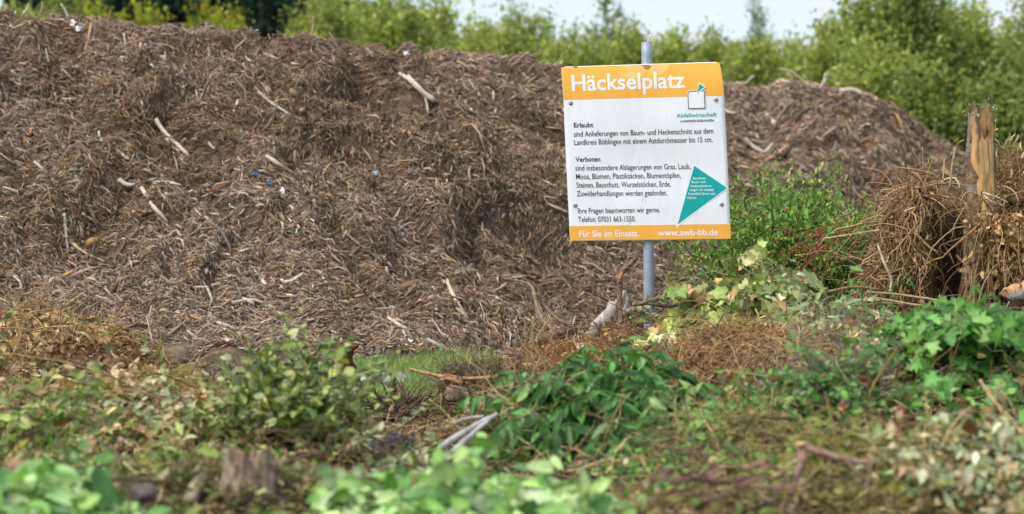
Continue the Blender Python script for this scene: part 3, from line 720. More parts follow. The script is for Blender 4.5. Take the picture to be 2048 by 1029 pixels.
# small emblem: rounded frame with arrow
arc = [(1375.8 + 7 * (1 - math.cos(a)), 190 - 7 * math.sin(a)) for a in np.linspace(0, math.pi / 2, 8)]
frame = [(1377.2, 217.6)] + arc + [(1408.4, 181.7), (1409.9, 216.5), (1377.2, 217.6)]
def dense(p, m=6):
    p = np.array(p, float); o = []
    for a, b in zip(p[:-1], p[1:]):
        for k in range(m): o.append(a + (b - a) * k / m)
    return o + [p[-1]]
segs = [stroke(dense([frame[0], arc[0]]), 1.35, SD, .0036), stroke(arc + dense([arc[-1], frame[9]], 4)[1:], 1.35, SD, .0037),
        stroke(dense([(1408.4, 181), (1409.9, 217.1)]), 1.35, SD, .0038), stroke(dense([(1376.6, 217.6), (1410.5, 216.5)]), 1.35, SD, .0039)]
em = poly("emblem", [([(1375.6, 219)] + [(x - 1.6, y - 1.8) for x, y in arc] + [(1410, 179.8), (1411.6, 218)], SW, .0030)])
build("emblem_frame", segs, M_PRINT, em)
poly("emblem_arrow", [([(1397.8, 164.8), (1411.6, 174.6), (1393.2, 189)], SW, .0045), ([(1398.9, 167.6), (1408.5, 174.6), (1394.3, 185.3)], ST, .0050)], em)

# lettering
_cap = {}
def text_part(s, x0, y0, x1, y1, cap, col, bold=0.0, off=.0016, lean=.052):
    cu = bpy.data.curves.new("lettering", 'FONT'); cu.body = s; cu.size = 1; cu.offset = bold; cu.resolution_u = 3; cu.fill_mode = 'FRONT'
    ob = bpy.data.objects.new("lettering", cu); COL.objects.link(ob)
    dg = bpy.context.evaluated_depsgraph_get(); dg.update()
    me = bpy.data.meshes.new_from_object(ob.evaluated_get(dg))
    V = np.zeros(len(me.vertices) * 3); me.vertices.foreach_get("co", V); V = V.reshape(-1, 3)
    F = np.array([p.vertices[:] for p in me.polygons if len(p.vertices) == 3]); F4 = [p.vertices[:] for p in me.polygons if len(p.vertices) == 4]
    bpy.data.objects.remove(ob); bpy.data.curves.remove(cu); bpy.data.meshes.remove(me)
    CAPH = .73
    a = (V[:, 0] - V[:, 0].min()) / (V[:, 0].max() - V[:, 0].min())
    px = x0 + (x1 - x0) * a - V[:, 1] / CAPH * cap * lean; py = y0 + (y1 - y0) * a - V[:, 1] / CAPH * cap
    Fs = [F] if len(F) else []
    if F4: Fs.append(np.array(F4))
    T = list(Fs[0]) if Fs else []
    T += [t3 for f in F4 for t3 in ((f[0], f[1], f[2]), (f[0], f[2], f[3]))]
    T = np.array(T); Q = np.stack([px, py], 1)[T]
    for _ in range(2 if cap > 20 else 1):
        ab, bc_, ca_ = (Q[:, 0] + Q[:, 1]) / 2, (Q[:, 1] + Q[:, 2]) / 2, (Q[:, 2] + Q[:, 0]) / 2
        Q = np.concatenate([np.stack([Q[:, 0], ab, ca_], 1), np.stack([ab, Q[:, 1], bc_], 1), np.stack([ca_, bc_, Q[:, 2]], 1), np.stack([ab, bc_, ca_], 1)])
    return (spt(Q[..., 0].ravel(), Q[..., 1].ravel(), off), [np.arange(len(Q) * 3).reshape(-1, 3)], col)
build("title_lettering", [text_part("Häckselplatz", 1144, 182.3, 1370.4, 175.3, 33.5, SW, .018)], M_PRINT, panel)
build("permitted_lettering", [text_part("Erlaubt", 1147.9, 255.4, 1186.8, 254.6, 9.9, SD, .016),
    text_part("sind Anlieferungen von Baum- und Heckenschnitt aus dem", 1147.9, 273.9, 1426.8, 267.2, 11.4, SD, .004),
    text_part("Landkreis Böblingen mit einem Astdurchmesser bis 15 cm.", 1148.8, 290.4, 1425.1, 284.4, 11.4, SD, .004)], M_PRINT, panel)
build("forbidden_lettering", [text_part("Verboten", 1150.9, 323.9, 1200.5, 323, 9.9, SD, .016),
    text_part("sind insbesondere Ablagerungen von Gras, Laub,", 1150.9, 341.7, 1381, 338.2, 11.4, SD, .004),
    text_part("Moos, Blumen, Plastiksäcken, Blumentöpfen,", 1152.2, 358.8, 1361.8, 356, 11.4, SD, .004),
    text_part("Steinen, Bauschutt, Wurzelstöcken, Erde.", 1153, 375.9, 1341.7, 373.6, 11.4, SD, .004),
    text_part("Zuwiderhandlungen werden geahndet.", 1153.9, 393, 1334.4, 391.1, 11.4, SD, .004)], M_PRINT, panel)
build("contact_lettering", [text_part("Ihre Fragen beantworten wir gerne.", 1156, 427.2, 1319.9, 424.9, 11.2, SD, .004),
    text_part("Telefon: 07031 663-1550.", 1156.5, 444.4, 1271.1, 443.3, 11.2, SD, .004)], M_PRINT, panel)
build("footer_lettering", [text_part("Für Sie im Einsatz.", 1158.6, 474.3, 1278.4, 473, 13.2, SW, .016),
    text_part("www.awb-bb.de", 1316, 472.4, 1436.3, 470.8, 13.2, SW, .02)], M_PRINT, panel)
build("office_lettering", [text_part("Abfallwirtschaft", 1353.1, 235.5, 1433.5, 233, 8.2, ST, .012),
    text_part("LANDKREIS BÖBLINGEN", 1360.9, 245.1, 1427.2, 243.2, 4.6, SD, .016)], M_PRINT, panel)
build("arrow_lettering", [text_part(s, x0, y0, x1, y0 - .5, 4.9, SW, .012, .0024) for s, x0, y0, x1 in (
    ("Aus Ihrem", 1385.5, 359.4, 1410.8), ("Baum- und", 1383.4, 366.9, 1410.8), ("Heckenschnitt er-", 1381.1, 374.8, 1424.5),
    ("zeugen wir umwelt-", 1379.1, 382.5, 1428.3), ("freundlich Strom und", 1376.4, 390.3, 1429.9), ("Wärme.", 1374.2, 398.6, 1393.6))], M_PRINT, panel)
# scratches
build("scratch", [stroke(dense([(1289, 392), (1286, 397), (1284.5, 404)], 3), .7, (.35, .35, .36), .0013), stroke(dense([(1290, 398), (1291, 406)], 3), .9, (.4, .4, .4), .0014),
                  stroke(dense([(1252, 453), (1258, 448), (1263, 444.5)], 3), .7, (.45, .42, .4), .0018), stroke(dense([(1278, 316), (1279, 330)], 3), .5, (.6, .6, .62), .0013),
                  stroke(dense([(1219, 392), (1230, 415)], 3), .4, (.62, .62, .64), .0013)], M_PRINT, panel)
# screws: domed heads with a washer
for x, y in ((1141.5, 206.3), (1432, 199.2), (1150.5, 410.8), (1443.1, 408.7)):
    c = spt(x, y, 0); nrm = unit(np.cross(spt(x + 5, y) - c, spt(x, y - 5) - c)); a = unit(np.cross(nrm, [0, 0, 1.])); b = np.cross(nrm, a)
    prof = [(.0128, .0004), (.0128, .0022), (.0095, .0024), (.0092, .0055), (.0065, .0082), (.0028, .0088), (.0026, .0062), (.0, .0062)]
    m = 14; an = np.arange(m) * 2 * np.pi / m; nrm = -nrm if nrm[1] > 0 else nrm
    V = np.concatenate([c + nrm * z + r * (np.cos(an)[:, None] * a + np.sin(an)[:, None] * b) for r, z in prof])
    j = np.arange(m); F = np.concatenate([np.stack([k * m + j, k * m + (j + 1) % m, (k + 1) * m + (j + 1) % m, (k + 1) * m + j], 1) for k in range(len(prof) - 1)])
    build("screw", [(V, F, np.repeat(np.array([[.6, .6, .6]] * 2 + [[.42, .42, .43]] * 4 + [[.12, .12, .12]] * 2), m, 0))], M_ZINC, sg)
# post: a steel tube, open at the top
def post_c(py): return at(1293.2 + (py - 85) * .0096, py, 13.2 + .0345 + .004 - .00022 * (py - 305) + .036 * smooth((190 - py) / 90) ** 1.5)
ys = np.concatenate([np.linspace(86, 660, 24), [740, 790, 830]]); PP = np.array([post_c(y) for y in ys])
PR = .0298
V, F, C = tubes(PP[None], np.full((1, len(PP)), PR), np.array([.33, .38, .43]), 28)
V = V.reshape(len(PP), 28, 3)
inner = PP[:4, None] + (V[:4] - PP[:4, None]) * .86
a = np.arange(28); a2 = (a + 1) % 28; no = len(PP) * 28
rim = np.stack([a, no + a, no + a2, a2], 1)
inn = np.concatenate([np.stack([no + k * 28 + a, no + (k + 1) * 28 + a, no + (k + 1) * 28 + a2, no + k * 28 + a2], 1) for k in range(3)])
build("post", [(np.concatenate([V.reshape(-1, 3), inner.reshape(-1, 3)]), [F[0], rim, inn], C[0])], M_ZINC, sg)
# clamp band behind the panel
for py in (206, 410):
    c = post_c(py); V, F, C = tubes(np.array([[c + [0, 0, -.02], c + [0, 0, .02]]]), np.full((1, 2), .0335), np.array([.4, .41, .42]), 20)
    build("clamp", [(V, F, C)], M_ZINC, sg)
# dry grass growing out of the post
r = np.random.default_rng(3); c = post_c(88); n = 9
P = walk(r, c + r.normal(0, .012, (n, 3)) * [1, 1, 0], unit(rand_dir(r, n, 55, 85)), r.uniform(.04, .085, n), 6, .22, -.02)
tag(build("grass_tuft", [tubes(P, np.array([.0013, .0013, .0012, .001, .0008, .0004])[None], pick(r, n, [(1, (.35, .33, .16)), (1, (.16, .22, .07))]), 3)], M_STRAW),
    "tiny dry grass tuft growing out of the top of the sign post", "grass tuft")

# ------------------------------------------------------------------ garden waste in the foreground
GRN = [(4, (.08, .20, .035)), (3, (.14, .29, .055)), (2, (.045, .12, .025)), (1.2, (.27, .40, .13))]  # palest tones in these leaf greens stand for undersides and painted gloss sheen
GRND = [(4, (.05, .135, .028)), (3, (.085, .20, .043)), (2, (.026, .075, .018)), (1.2, (.20, .32, .12))]
BIGG = [(3, (.17, .31, .075)), (3, (.28, .43, .13)), (1.6, (.08, .18, .04)), (3, (.38, .50, .19)), (1.3, (.48, .57, .30))]
OLIVE = [(3, (.20, .25, .07)), (2, (.30, .33, .11)), (2, (.10, .13, .035)), (1, (.42, .40, .17))]
GREYL = [(3, (.26, .30, .16)), (2, (.36, .38, .22)), (2, (.15, .18, .08)), (1, (.46, .44, .29))]
BEIGE = [(3, (.42, .31, .17)), (2, (.54, .42, .26)), (2, (.26, .17, .08)), (1, (.28, .27, .11)), (1, (.60, .50, .33))]
BROWN = [(3, (.32, .19, .075)), (2, (.42, .27, .12)), (2, (.17, .10, .04)), (1, (.5, .30, .12))]
STRAW = [(3, (.42, .28, .13)), (2, (.30, .18, .075)), (2, (.52, .39, .21)), (1, (.18, .11, .05))]
IVYP = [(4, (.19, .24, .065)), (3, (.30, .34, .12)), (2.6, (.075, .11, .03)), (1.5, (.50, .44, .24)), (1.8, (.46, .30, .14))]
MAPL = [(4, (.09, .21, .04)), (3, (.13, .27, .06)), (2, (.05, .14, .025)), (.8, (.25, .40, .12))]
BERRYG = [(4, (.13, .25, .05)), (3, (.21, .33, .07)), (1, (.06, .13, .03)), (.5, (.35, .33, .08))]

def zone(rng, n, px, d, rx, ry):
    """n points in an ellipse lying on the pile"""
    a = rng.uniform(0, 2 * np.pi, n); q = np.sqrt(rng.random(n))
    X = xpx(px, d) + np.cos(a) * q * rx; Y = d + np.sin(a) * q * ry
    return X, Y, q
def litter_part(rng, n, px, d, rx, ry, T, size, asp, pal, h=0.03, tilt=.5, curl=1.0, dome=0.0, jit=.22):
    X, Y, q = zone(rng, n, px, d, rx, ry); k = surf(X, Y) > .05; X, Y, q = X[k], Y[k], q[k]; n = len(X)
    Z = surf(X, Y); Z = Z + np.abs(rng.normal(0, h, n)) + dome * (1 - q ** 2) * rng.uniform(.75, 1.0, n)
    up = unit(np.array([0, 0, 1.]) + rng.normal(0, tilt, (n, 3)))
    return leaves(T, np.stack([X, Y, Z], 1), rand_dir(rng, n, -35, 25), up, size * np.exp(rng.normal(0, .28, n)), rng.uniform(*asp, n),
                  rng.normal(.3, curl, n), rng.uniform(-.1, .6, n), pick(rng, n, pal, jit, .07), rng, .4)
def straw_part(rng, n, px, d, rx, ry, L, rad, pal, h=.03, wander=.3, dome=0.0, K=6, elev=(-20, 30), grav=.04, dirv=None):
    X, Y, q = zone(rng, n, px, d, rx, ry); k = surf(X, Y) > .03; X, Y, q = X[k], Y[k], q[k]; n = len(X)
    Z = surf(X, Y) + np.abs(rng.normal(0, h, n)) + dome * (1 - q ** 2) * rng.uniform(.5, 1.0, n)
    dv = rand_dir(rng, n, *elev) if dirv is None else unit(np.asarray(dirv) + rng.normal(0, .35, (n, 3)))
    P = walk(rng, np.stack([X, Y, Z], 1), dv, L * np.exp(rng.normal(0, .35, n)), K, wander, grav, surf, .004)
    return tubes(P, rad * np.exp(rng.normal(0, .3, n))[:, None] * np.linspace(1, .6, K)[None], pick(rng, n, pal, .22, .06), 3)
def sprays(rng, n, px, d, rx, ry, L, rad, per, T, size, asp, pal, stem, dome=.1, elev=(0, 60), grav=.16, wander=.14, K=8, leaf_in=.15, curl=.5, droop=0., fold=.25, dirv=None, spread=55, base_h=.0, tint=.1, upv=(0, -.5, 1.)):
    """cut leafy shoots: n stems with alternating leaves along each; returns (stems part, leaves part)"""
    X, Y, q = zone(rng, n, px, d, rx, ry)
    Z = surf(X, Y) + dome * (1 - q ** 2) * rng.uniform(.2, 1, n) + base_h * rng.random(n)
    dv = rand_dir(rng, n, *elev) if dirv is None else unit(np.asarray(dirv) + rng.normal(0, .35, (n, 3)))
    LL = L * np.exp(rng.normal(0, .25, n))
    P = walk(rng, np.stack([X, Y, Z], 1), dv, LL, K, wander, grav, surf, .012)
    st = tubes(P, rad * np.linspace(1, .35, K)[None], pick(rng, n, stem, .15, .05), 5)
    m = per; N = n * m; i = np.repeat(np.arange(n), m)
    f = (np.tile(np.linspace(leaf_in, 1, m), n) + rng.normal(0, .015, N)).clip(0, 1) * (K - 1)
    a = np.minimum(f.astype(int), K - 2); g = (f - a)[:, None]
    pos = P[i, a] * (1 - g) + P[i, a + 1] * g; T0 = unit(P[i, a + 1] - P[i, a])
    side = unit(np.cross(T0, np.array([0, 0, 1.0]) + rng.normal(0, .3, (N, 3))))
    sg_ = np.where(np.tile(np.arange(m) % 2 == 0, n), 1, -1)[:, None]
    sp = math.radians(spread)
    dl = unit(T0 * math.cos(sp) + side * sg_ * math.sin(sp) + rng.normal(0, .28, (N, 3)) - np.array([0, 0, droop]))
    up = unit(np.array(upv) + rng.normal(0, .4, (N, 3)))
    tone = np.exp(rng.normal(0, tint, n))
    sz = size * np.exp(rng.normal(0, .2, N)) * np.where(f > K - 2, .75, 1)
    lf = leaves(T, pos, dl, up, sz, rng.uniform(*asp, N), rng.normal(curl, .45, N), rng.uniform(fold - .2, fold + .2, N), pick(rng, N, pal, .2, .05) * tone[i][:, None], rng, .25)
    if n <= 46: st = [tubes(P[q0:q0 + 1], rad * np.linspace(1, .35, K)[None], pick(rng, 1, stem, .15, .05), 5) for q0 in range(n)]
    return st, lf
def loc(px, d, dz=0.0):
    x = float(xpx(px, d)); return (x, d, float(surf(x, d)) + dz)
def leafy(name, label, cat, px, d, stems, foliage, mat=None, extra=(), group=None):
    t = thing(name, label, cat, loc(px, d), group)
    many = [s for s in stems if not isinstance(s, list)]
    if many: build("stems", many, M_BARK, t)
    for s in stems:
        if isinstance(s, list):
            for one in s: build("stem", [one], M_BARK, t)
    build("foliage", foliage, mat or M_LEAF, t)
    for nm, parts, m, kind in extra:
        for one in parts: tag(build(nm, [one], m, t), kind=kind)
    return t
def spheres(rng, C, r, col, sub=1):
    import bmesh
    bm = bmesh.new(); bmesh.ops.create_icosphere(bm, subdivisions=sub, radius=1)
    V = np.array([v.co[:] for v in bm.verts]); F = np.array([[v.index for v in f.verts] for f in bm.faces]); bm.free()
    n = len(C); r = np.broadcast_to(r, (n,))
    W = C[:, None] + V[None] * r[:, None, None]
    Fo = (F[None] + (np.arange(n) * len(V))[:, None, None]).reshape(-1, 3)
    return W.reshape(-1, 3), Fo, np.repeat(np.broadcast_to(col, (n, 3)), len(V), 0)

STEMG = [(2, (.12, .15, .05)), (1, (.18, .13, .07))]; STEMB = [(2, (.16, .10, .06)), (1, (.10, .065, .04))]; STEMY = [(2, (.33, .27, .12)), (1, (.24, .2, .08))]
# --- loose litter nobody could count
r = np.random.default_rng(21)
parts = []
for (px, d, rx, ry, n, pal, sz) in [(1024, 8.6, 2.2, 2.2, 16000, BEIGE, .035), (1024, 11.5, 2.8, 2.0, 12000, BROWN, .035), (300, 10.6, .9, 1.5, 5000, BEIGE, .045),
                                    (1024, 7.0, 1.8, 1.2, 6000, OLIVE, .045), (1750, 9.5, .8, 1.6, 6000, BEIGE, .04), (1750, 11.6, .9, .9, 4000, OLIVE, .04), (1150, 11.8, .5, .7, 3500, BROWN, .03)]:
    parts.append(litter_part(r, n, px, d, rx, ry, DIAM if sz < .04 else OVAL, sz, (.35, .6), pal, .025, .6, 1.2))
for (px, d, rx, ry, n, pal, sz, hh) in [(1024, 8.7, 2.2, 1.6, 250, BEIGE, .042, .06), (1700, 8.6, .7, 1.5, 300, BEIGE + BROWN, .045, .11), (220, 9.0, .7, 1.2, 400, BEIGE + BROWN, .042, .11), (1700, 11.2, .7, .9, 300, BEIGE + BROWN, .05, .07)]:
    parts.append(litter_part(r, n, px, d, rx, ry, OVAL, sz, (.35, .6), pal, hh, .8, 1.4))
ok = []
for V, F, C in parts: ok.append((V, F, C * .68))
tag(build("leaf_litter", ok, M_DRY), "dry brown and olive leaves strewn all over the foreground waste mound", "leaf litter", kind="stuff")
tag(build("twig_litter", [straw_part(r, 5000, 1024, 8.8, 2.3, 2.4, .10, .0018, STRAW), straw_part(r, 5000, 1024, 11.7, 2.8, 1.8, .12, .002, STRAW),
                          straw_part(r, 1500, 1024, 9.5, 2.3, 3.5, .22, .003, STEMB), straw_part(r, 1400, 1600, 9, 1.0, 2.2, .2, .0025, STRAW, .05)], M_STRAW),
    "thin straws and twigs strewn all over the foreground waste mound", "twig litter", kind="stuff")
tag(build("green_clippings", [litter_part(r, 2600, 1250, 8.6, 1.3, 1.3, OVAL, .05, (.3, .5), GRN, .03), litter_part(r, 2200, 120, 8.6, .8, 1.3, OVAL, .05, (.35, .5), OLIVE, .03),
                              litter_part(r, 1800, 1720, 10.8, .6, 1.2, OVAL, .05, (.3, .5), GREYL, .04), litter_part(r, 1200, 1900, 8.6, .5, 1.2, OVAL, .05, (.35, .5), GRN, .04)], M_LEAF),
    "loose green leaves scattered among the foreground waste", "green clippings", kind="stuff")
tag(build("fallen_twigs", [straw_part(r, 150, 1024, 8.9, 2.1, 2.2, .36, .0036, STEMB, .09, .16, .0, 9, (-5, 25), .05), straw_part(r, 120, 1024, 11.4, 2.6, 1.5, .36, .0036, STEMB + STEMY, .08, .16, .0, 9, (-5, 25), .05),
                          straw_part(r, 70, 150, 9.3, .6, .8, .36, .003, STEMY, .10, .14, .0, 9, (0, 30), .06), straw_part(r, 90, 1600, 8.2, .6, .8, .32, .003, STEMB, .10, .16, .0, 9, (0, 30), .06),
                          straw_part(r, 110, 1180, 12.2, .4, .5, .26, .0036, STEMB, .06, .2, .0, 8, (0, 40), .05), straw_part(r, 500, 230, 9.9, .5, .6, .12, .002, STRAW, .05, .4), straw_part(r, 600, 1780, 10.6, .5, .8, .14, .002, STRAW, .06, .4)], M_BARK),
    "bare brown twigs strewn over the foreground waste mound", "twigs", kind="stuff")
# --- grass in the gap
n = 16000; X = r.uniform(xpx(670, 14), xpx(1000, 14), n); Y = r.uniform(12.2, 15.4, n); dens = noise(X * 2.5, Y * 2.5, 0, 55) + .42 - .35 * np.abs(X - xpx(830, 14)) ; k = dens > r.random(n) * .8
X, Y = X[k], Y[k]; n = len(X)
tag(build("grass", [leaves(BLADE, np.stack([X, Y, np.full(n, -.01)], 1), rand_dir(r, n, 45, 88), rand_dir(r, n, -20, 20), r.uniform(.06, .16, n), .05, r.normal(.5, .4, n), .1,
     pick(r, n, [(4, (.17, .28, .07)), (2, (.24, .34, .11)), (1.8, (.36, .34, .16))], .18, .05), r)], M_LEAF), "short green grass in the gap between the waste mound and the heap", "grass", kind="stuff")
n = 900; X = r.uniform(xpx(-40, 8), xpx(55, 8), n); Y = r.uniform(7.2, 9.4, n)
tag(build("grass", [leaves(BLADE, np.stack([X, Y, surf(X, Y)], 1), rand_dir(r, n, 35, 85), rand_dir(r, n, -20, 20), r.uniform(.06, .14, n), .06, r.normal(.5, .4, n), .1,
     pick(r, n, [(4, (.10, .26, .03)), (2, (.14, .30, .05))], .18, .05), r)], M_LEAF), "bright green grass at the left edge above the broad leaves", "grass", kind="stuff")
tag(build("grass", [leaves(BLADE, *(lambda X, Y, m: (np.stack([X, Y, surf(X, Y)], 1), rand_dir(r, m, 45, 85), rand_dir(r, m, -20, 20), r.uniform(.05, .12, m), .05, r.normal(.5, .4, m), .1,
     pick(r, m, [(3, (.13, .24, .05)), (2, (.25, .28, .11))], .18, .05), r))(xpx(265, 12.6) + r.normal(0, .1, 260), 12.6 + r.normal(0, .25, 260), 260))], M_LEAF), "sparse grass blades at the foot of the heap left of the clod", "grass", kind="stuff")
# --- stones in the grass
for c, rr, sd, col, lab in [(at(797, 775, 13.9), (.1, .09, .075), 1, (.28, .28, .26), "grey rounded stone lying in the grass behind the cut stake"),
                            (at(768, 760, 14.2), (.05, .05, .045), 2, (.30, .30, .28), "small grey stone leaning on the rounded stone in the grass"),
                            (at(812, 797, 13.4), (.055, .05, .04), 3, (.40, .40, .36), "low pale stone in the grass right of the cut stake"),
                            (at(732, 764, 13.7), (.035, .03, .05), 4, (.50, .48, .44), "upright white chunk in the grass left of the stones"),
                            (at(716, 783, 13.3), (.05, .04, .022), 5, (.46, .44, .40), "flat white chunk in the grass below the upright one")]:
    V, F, C = blob(c, rr, 60 + sd, 3, .3, 1.4, np.array(col)); tag(build("stone", [(V, F, C)], M_STONE, shade=False), lab, "stone")

# --- leafy heaps ------------------------------------------------------------------
r = np.random.default_rng(31)
st, lf = sprays(r, 210, 890, 6.95, .38, .36, .20, .004, 10, BROAD, .09, (.38, .54), BIGG, STEMG, .08, (0, 45), .15, .16, droop=.3, upv=(0, -.8, .9), spread=60, curl=.4)
leafy("broad_leaf_cuttings", "heap of large pale green leaves at the bottom centre", "cuttings", 830, 6.95, [st], [lf], M_GLOSS)
st, lf = sprays(r, 95, 70, 6.75, .21, .26, .18, .004, 10, BROAD, .088, (.40, .56), BIGG[:3] + [(1, (.36, .48, .2))], STEMG, .05, (0, 45), .15, .16, droop=.3, upv=(0, -.8, .9), spread=60, curl=.4)
leafy("broad_leaf_cuttings", "heap of large green leaves in the lower left corner", "cuttings", 70, 6.75, [st], [lf], M_GLOSS)
st, lf = sprays(r, 60, 1130, 6.85, .20, .24, .2, .004, 9, BROAD, .08, (.4, .55), BIGG[:4], STEMG, .12, (0, 45), .15, .16, droop=.3, upv=(0, -.8, .9), spread=60, curl=.5)
leafy("broad_leaf_cuttings", "small heap of large leaves at the bottom right of the pale heap", "cuttings", 1110, 6.9, [st], [lf], M_GLOSS)
st, lf = sprays(r, 9, 540, 6.55, .10, .06, .12, .003, 6, BROAD, .065, (.42, .55), BIGG[:3], STEMG, .0, (0, 30), .1, .16, spread=60)
leafy("broad_leaf_cuttings", "few large green leaves at the foot of the brown stump", "cuttings", 520, 6.55, [st], [lf], M_GLOSS)
r = np.random.default_rng(32)
st, lf = sprays(r, 250, 1215, 9.25, .36, .42, .25, .0035, 16, LANCE, .095, (.25, .36), GRND, STEMG, .07, (0, 60), .22, .14, droop=.6, spread=50, curl=.6)
leafy("leafy_cuttings", "dense dark green heap of narrow leaves in front of the sign post", "cuttings", 1215, 9.3, [st], [lf])
st, lf = sprays(r, 80, 1340, 8.3, .24, .25, .18, .002, 16, OVAL, .03, (.5, .7), GRN[:3], STEMG, .06, (0, 50), .15, .2)
leafy("leafy_cuttings", "low patch of small round green leaves below the dark green heap", "cuttings", 1330, 8.2, [st], [lf])
r = np.random.default_rng(33)
st, lf = sprays(r, 190, 1505, 11.85, .36, .36, .24, .0035, 13, IVY, .085, (.8, 1.05), IVYP, STEMY, .07, (-5, 45), .25, .2, droop=.45, spread=70, curl=.6, K=9, upv=(0, -1.1, .7), tint=.3)
st9, lf9 = sprays(r, 130, 1480, 11.25, .34, .22, .24, .0035, 12, IVY, .09, (.8, 1.05), IVYP, STEMY, .12, (-5, 40), .25, .2, droop=.6, spread=70, curl=.7, K=9, upv=(0, -1.2, .5), tint=.3)
vs = straw_part(r, 40, 1510, 11.8, .33, .3, .34, .005, STEMY, .06, .3, .08, 9, (-10, 15), .3)
leafy("ivy_cuttings", "heap of pale wilting ivy right of the sign post", "ivy", 1505, 11.95, [st, vs, st9], [lf, lf9])
st, lf = sprays(r, 14, 1375, 12.5, .10, .12, .26, .003, 9, IVY, .06, (.8, 1.), IVYP[:3], STEMG, .12, (20, 80), .15, .2)
leafy("ivy_cuttings", "small ivy sprig above the level dead branches beside the post", "ivy", 1375, 12.5, [st], [lf])
r = np.random.default_rng(34)
st, lf = sprays(r, 130, 2010, 9.5, .34, .5, .30, .004, 12, MAPLE, .08, (.85, 1.1), MAPL, STEMG, .12, (0, 45), .2, .18, droop=.5, spread=65, curl=.5)
leafy("maple_cuttings", "tall heap of bright green lobed leaves at the right edge", "cuttings", 1995, 9.5, [st], [lf])
st, lf = sprays(r, 70, 1950, 8.3, .24, .22, .28, .003, 11, MAPLE, .07, (.85, 1.1), MAPL, STEMG, .08, (-5, 40), .2, .18, droop=.3, spread=65)
leafy("maple_cuttings", "lower spray of bright green lobed leaves below the right edge heap", "cuttings", 1930, 8.35, [st], [lf])
st, lf = sprays(r, 9, 1800, 9.7, .2, .16, .46, .003, 20, LANCE, .06, (.34, .45), MAPL[:3], STEMG, .12, (-5, 15), .1, .1, droop=1.1, spread=70, dirv=(1, -.2, .05))
leafy("leafy_cuttings", "row of small green leaves hanging from a level shoot left of the lobed leaves", "cuttings", 1800, 9.7, [st], [lf])
r = np.random.default_rng(35)
# left shrub with berries
st, lf = sprays(r, 105, 560, 8.9, .23, .30, .30, .0045, 16, OVAL, .05, (.42, .6), OLIVE[:3] + [(2, (.07, .12, .025)), (.6, (.25, .27, .13))], STEMB, .06, (30, 85), .05, .14, spread=55)
st2, lf2 = sprays(r, 10, 550, 9.1, .14, .1, .34, .004, 18, OVAL, .05, (.35, .5), GREYL, STEMG, .10, (65, 88), .0, .07, spread=50)
pos = lf[0].reshape(-1, 14, 3)[:, 7]; bi = r.choice(len(pos), 60, replace=False)
leafy("berry_shrub_cuttings", "upright olive green shrub cuttings with dark blue berries left of the grass gap", "cuttings", 565, 8.9, [st, st2], [lf, lf2],
      extra=[("berry", [spheres(r, pos[q0:q0 + 1] + r.normal(0, .012, (1, 3)), r.uniform(.006, .009, 1), pick(r, 1, [(3, (.02, .03, .09)), (1, (.10, .015, .03)), (.6, (.35, .03, .03))], .2, .05), 2) for q0 in bi], M_BERRY, None)])
st, lf = sprays(r, 30, 720, 8.7, .18, .2, .26, .003, 14, OVAL, .045, (.4, .55), GREYL + [(2, (.28, .19, .12))], STEMB, .03, (5, 45), .1, .14, dirv=(.9, -.2, .25))
leafy("leafy_cuttings", "wilted grey green and pinkish shoots leaning right from the berry shrub", "cuttings", 700, 8.9, [st], [lf])
st, lf = sprays(r, 34, 430, 9.2, .2, .3, .30, .003, 14, OVAL, .05, (.4, .55), GREYL, STEMG, .06, (5, 60), .1, .14)
leafy("leafy_cuttings", "pale grey green shoots left of the berry shrub", "cuttings", 440, 9.3, [st], [lf])
st, lf = sprays(r, 95, 110, 9.2, .46, .65, .28, .003, 14, OVAL, .07, (.35, .5), OLIVE + [(2, (.14, .21, .08)), (3, (.40, .28, .14)), (1.6, (.22, .13, .06))], STEMY, .05, (0, 40), .12, .14)
leafy("leafy_cuttings", "flat spread of olive green leafy twigs at the left", "cuttings", 120, 9.3, [st], [lf])
st, lf = sprays(r, 60, 240, 8.1, .32, .35, .26, .003, 13, OVAL, .04, (.4, .55), OLIVE[:3], STEMG, .04, (0, 40), .12, .14)
leafy("leafy_cuttings", "low dull green cuttings between the bark chunk and the stump", "cuttings", 250, 8.1, [st], [lf])
r = np.random.default_rng(36)
st, lf = sprays(r, 130, 1655, 9.0, .28, .3, .22, .0025, 14, OVAL, .036, (.55, .75), GRN[:3] + [(1, (.14, .2, .09))], [(1, (.2, .17, .13))], .10, (5, 70), .12, .18)
gs_ = straw_part(r, 260, 1665, 9.1, .26, .2, .2, .0016, [(2, (.30, .25, .18)), (1, (.24, .2, .15))], .06, .25, .14, 6, (10, 70), .1)
def bloom(c, rad, col, k=26):
    dv = rand_dir(r, k, -10, 85)
    return leaves(BROAD, np.asarray(c) + dv * rad * .1, dv, rand_dir(r, k), rad * r.uniform(.7, 1.1, k), .8, -1.2, .3, pick(r, k, [(1, col)], .15, .05), r)
leafy("rose_cuttings", "rose cuttings with small leaves, dry stems and pink blooms right of the straw heap", "cuttings", 1655, 9.0, [st, gs_], [lf],
      extra=[("bloom", [bloom(at(1690, 800, 8.85), .022, (.55, .16, .34))], M_LEAF, None), ("bloom", [bloom(at(1688, 816, 8.85), .018, (.62, .3, .3))], M_LEAF, None), ("bloom", [bloom(at(1722, 764, 9.0), .035, (.46, .16, .15))], M_LEAF, None)])
st, lf = sprays(r, 80, 1660, 11.3, .26, .35, .3, .003, 13, OVAL, .06, (.35, .5), GREYL + [(2, (.15, .22, .06))], STEMY, .1, (0, 70), .2, .18, droop=.3)
leafy("leafy_cuttings", "pale green wilted leaves between the ivy and the root heap", "cuttings", 1660, 11.3, [st], [lf])
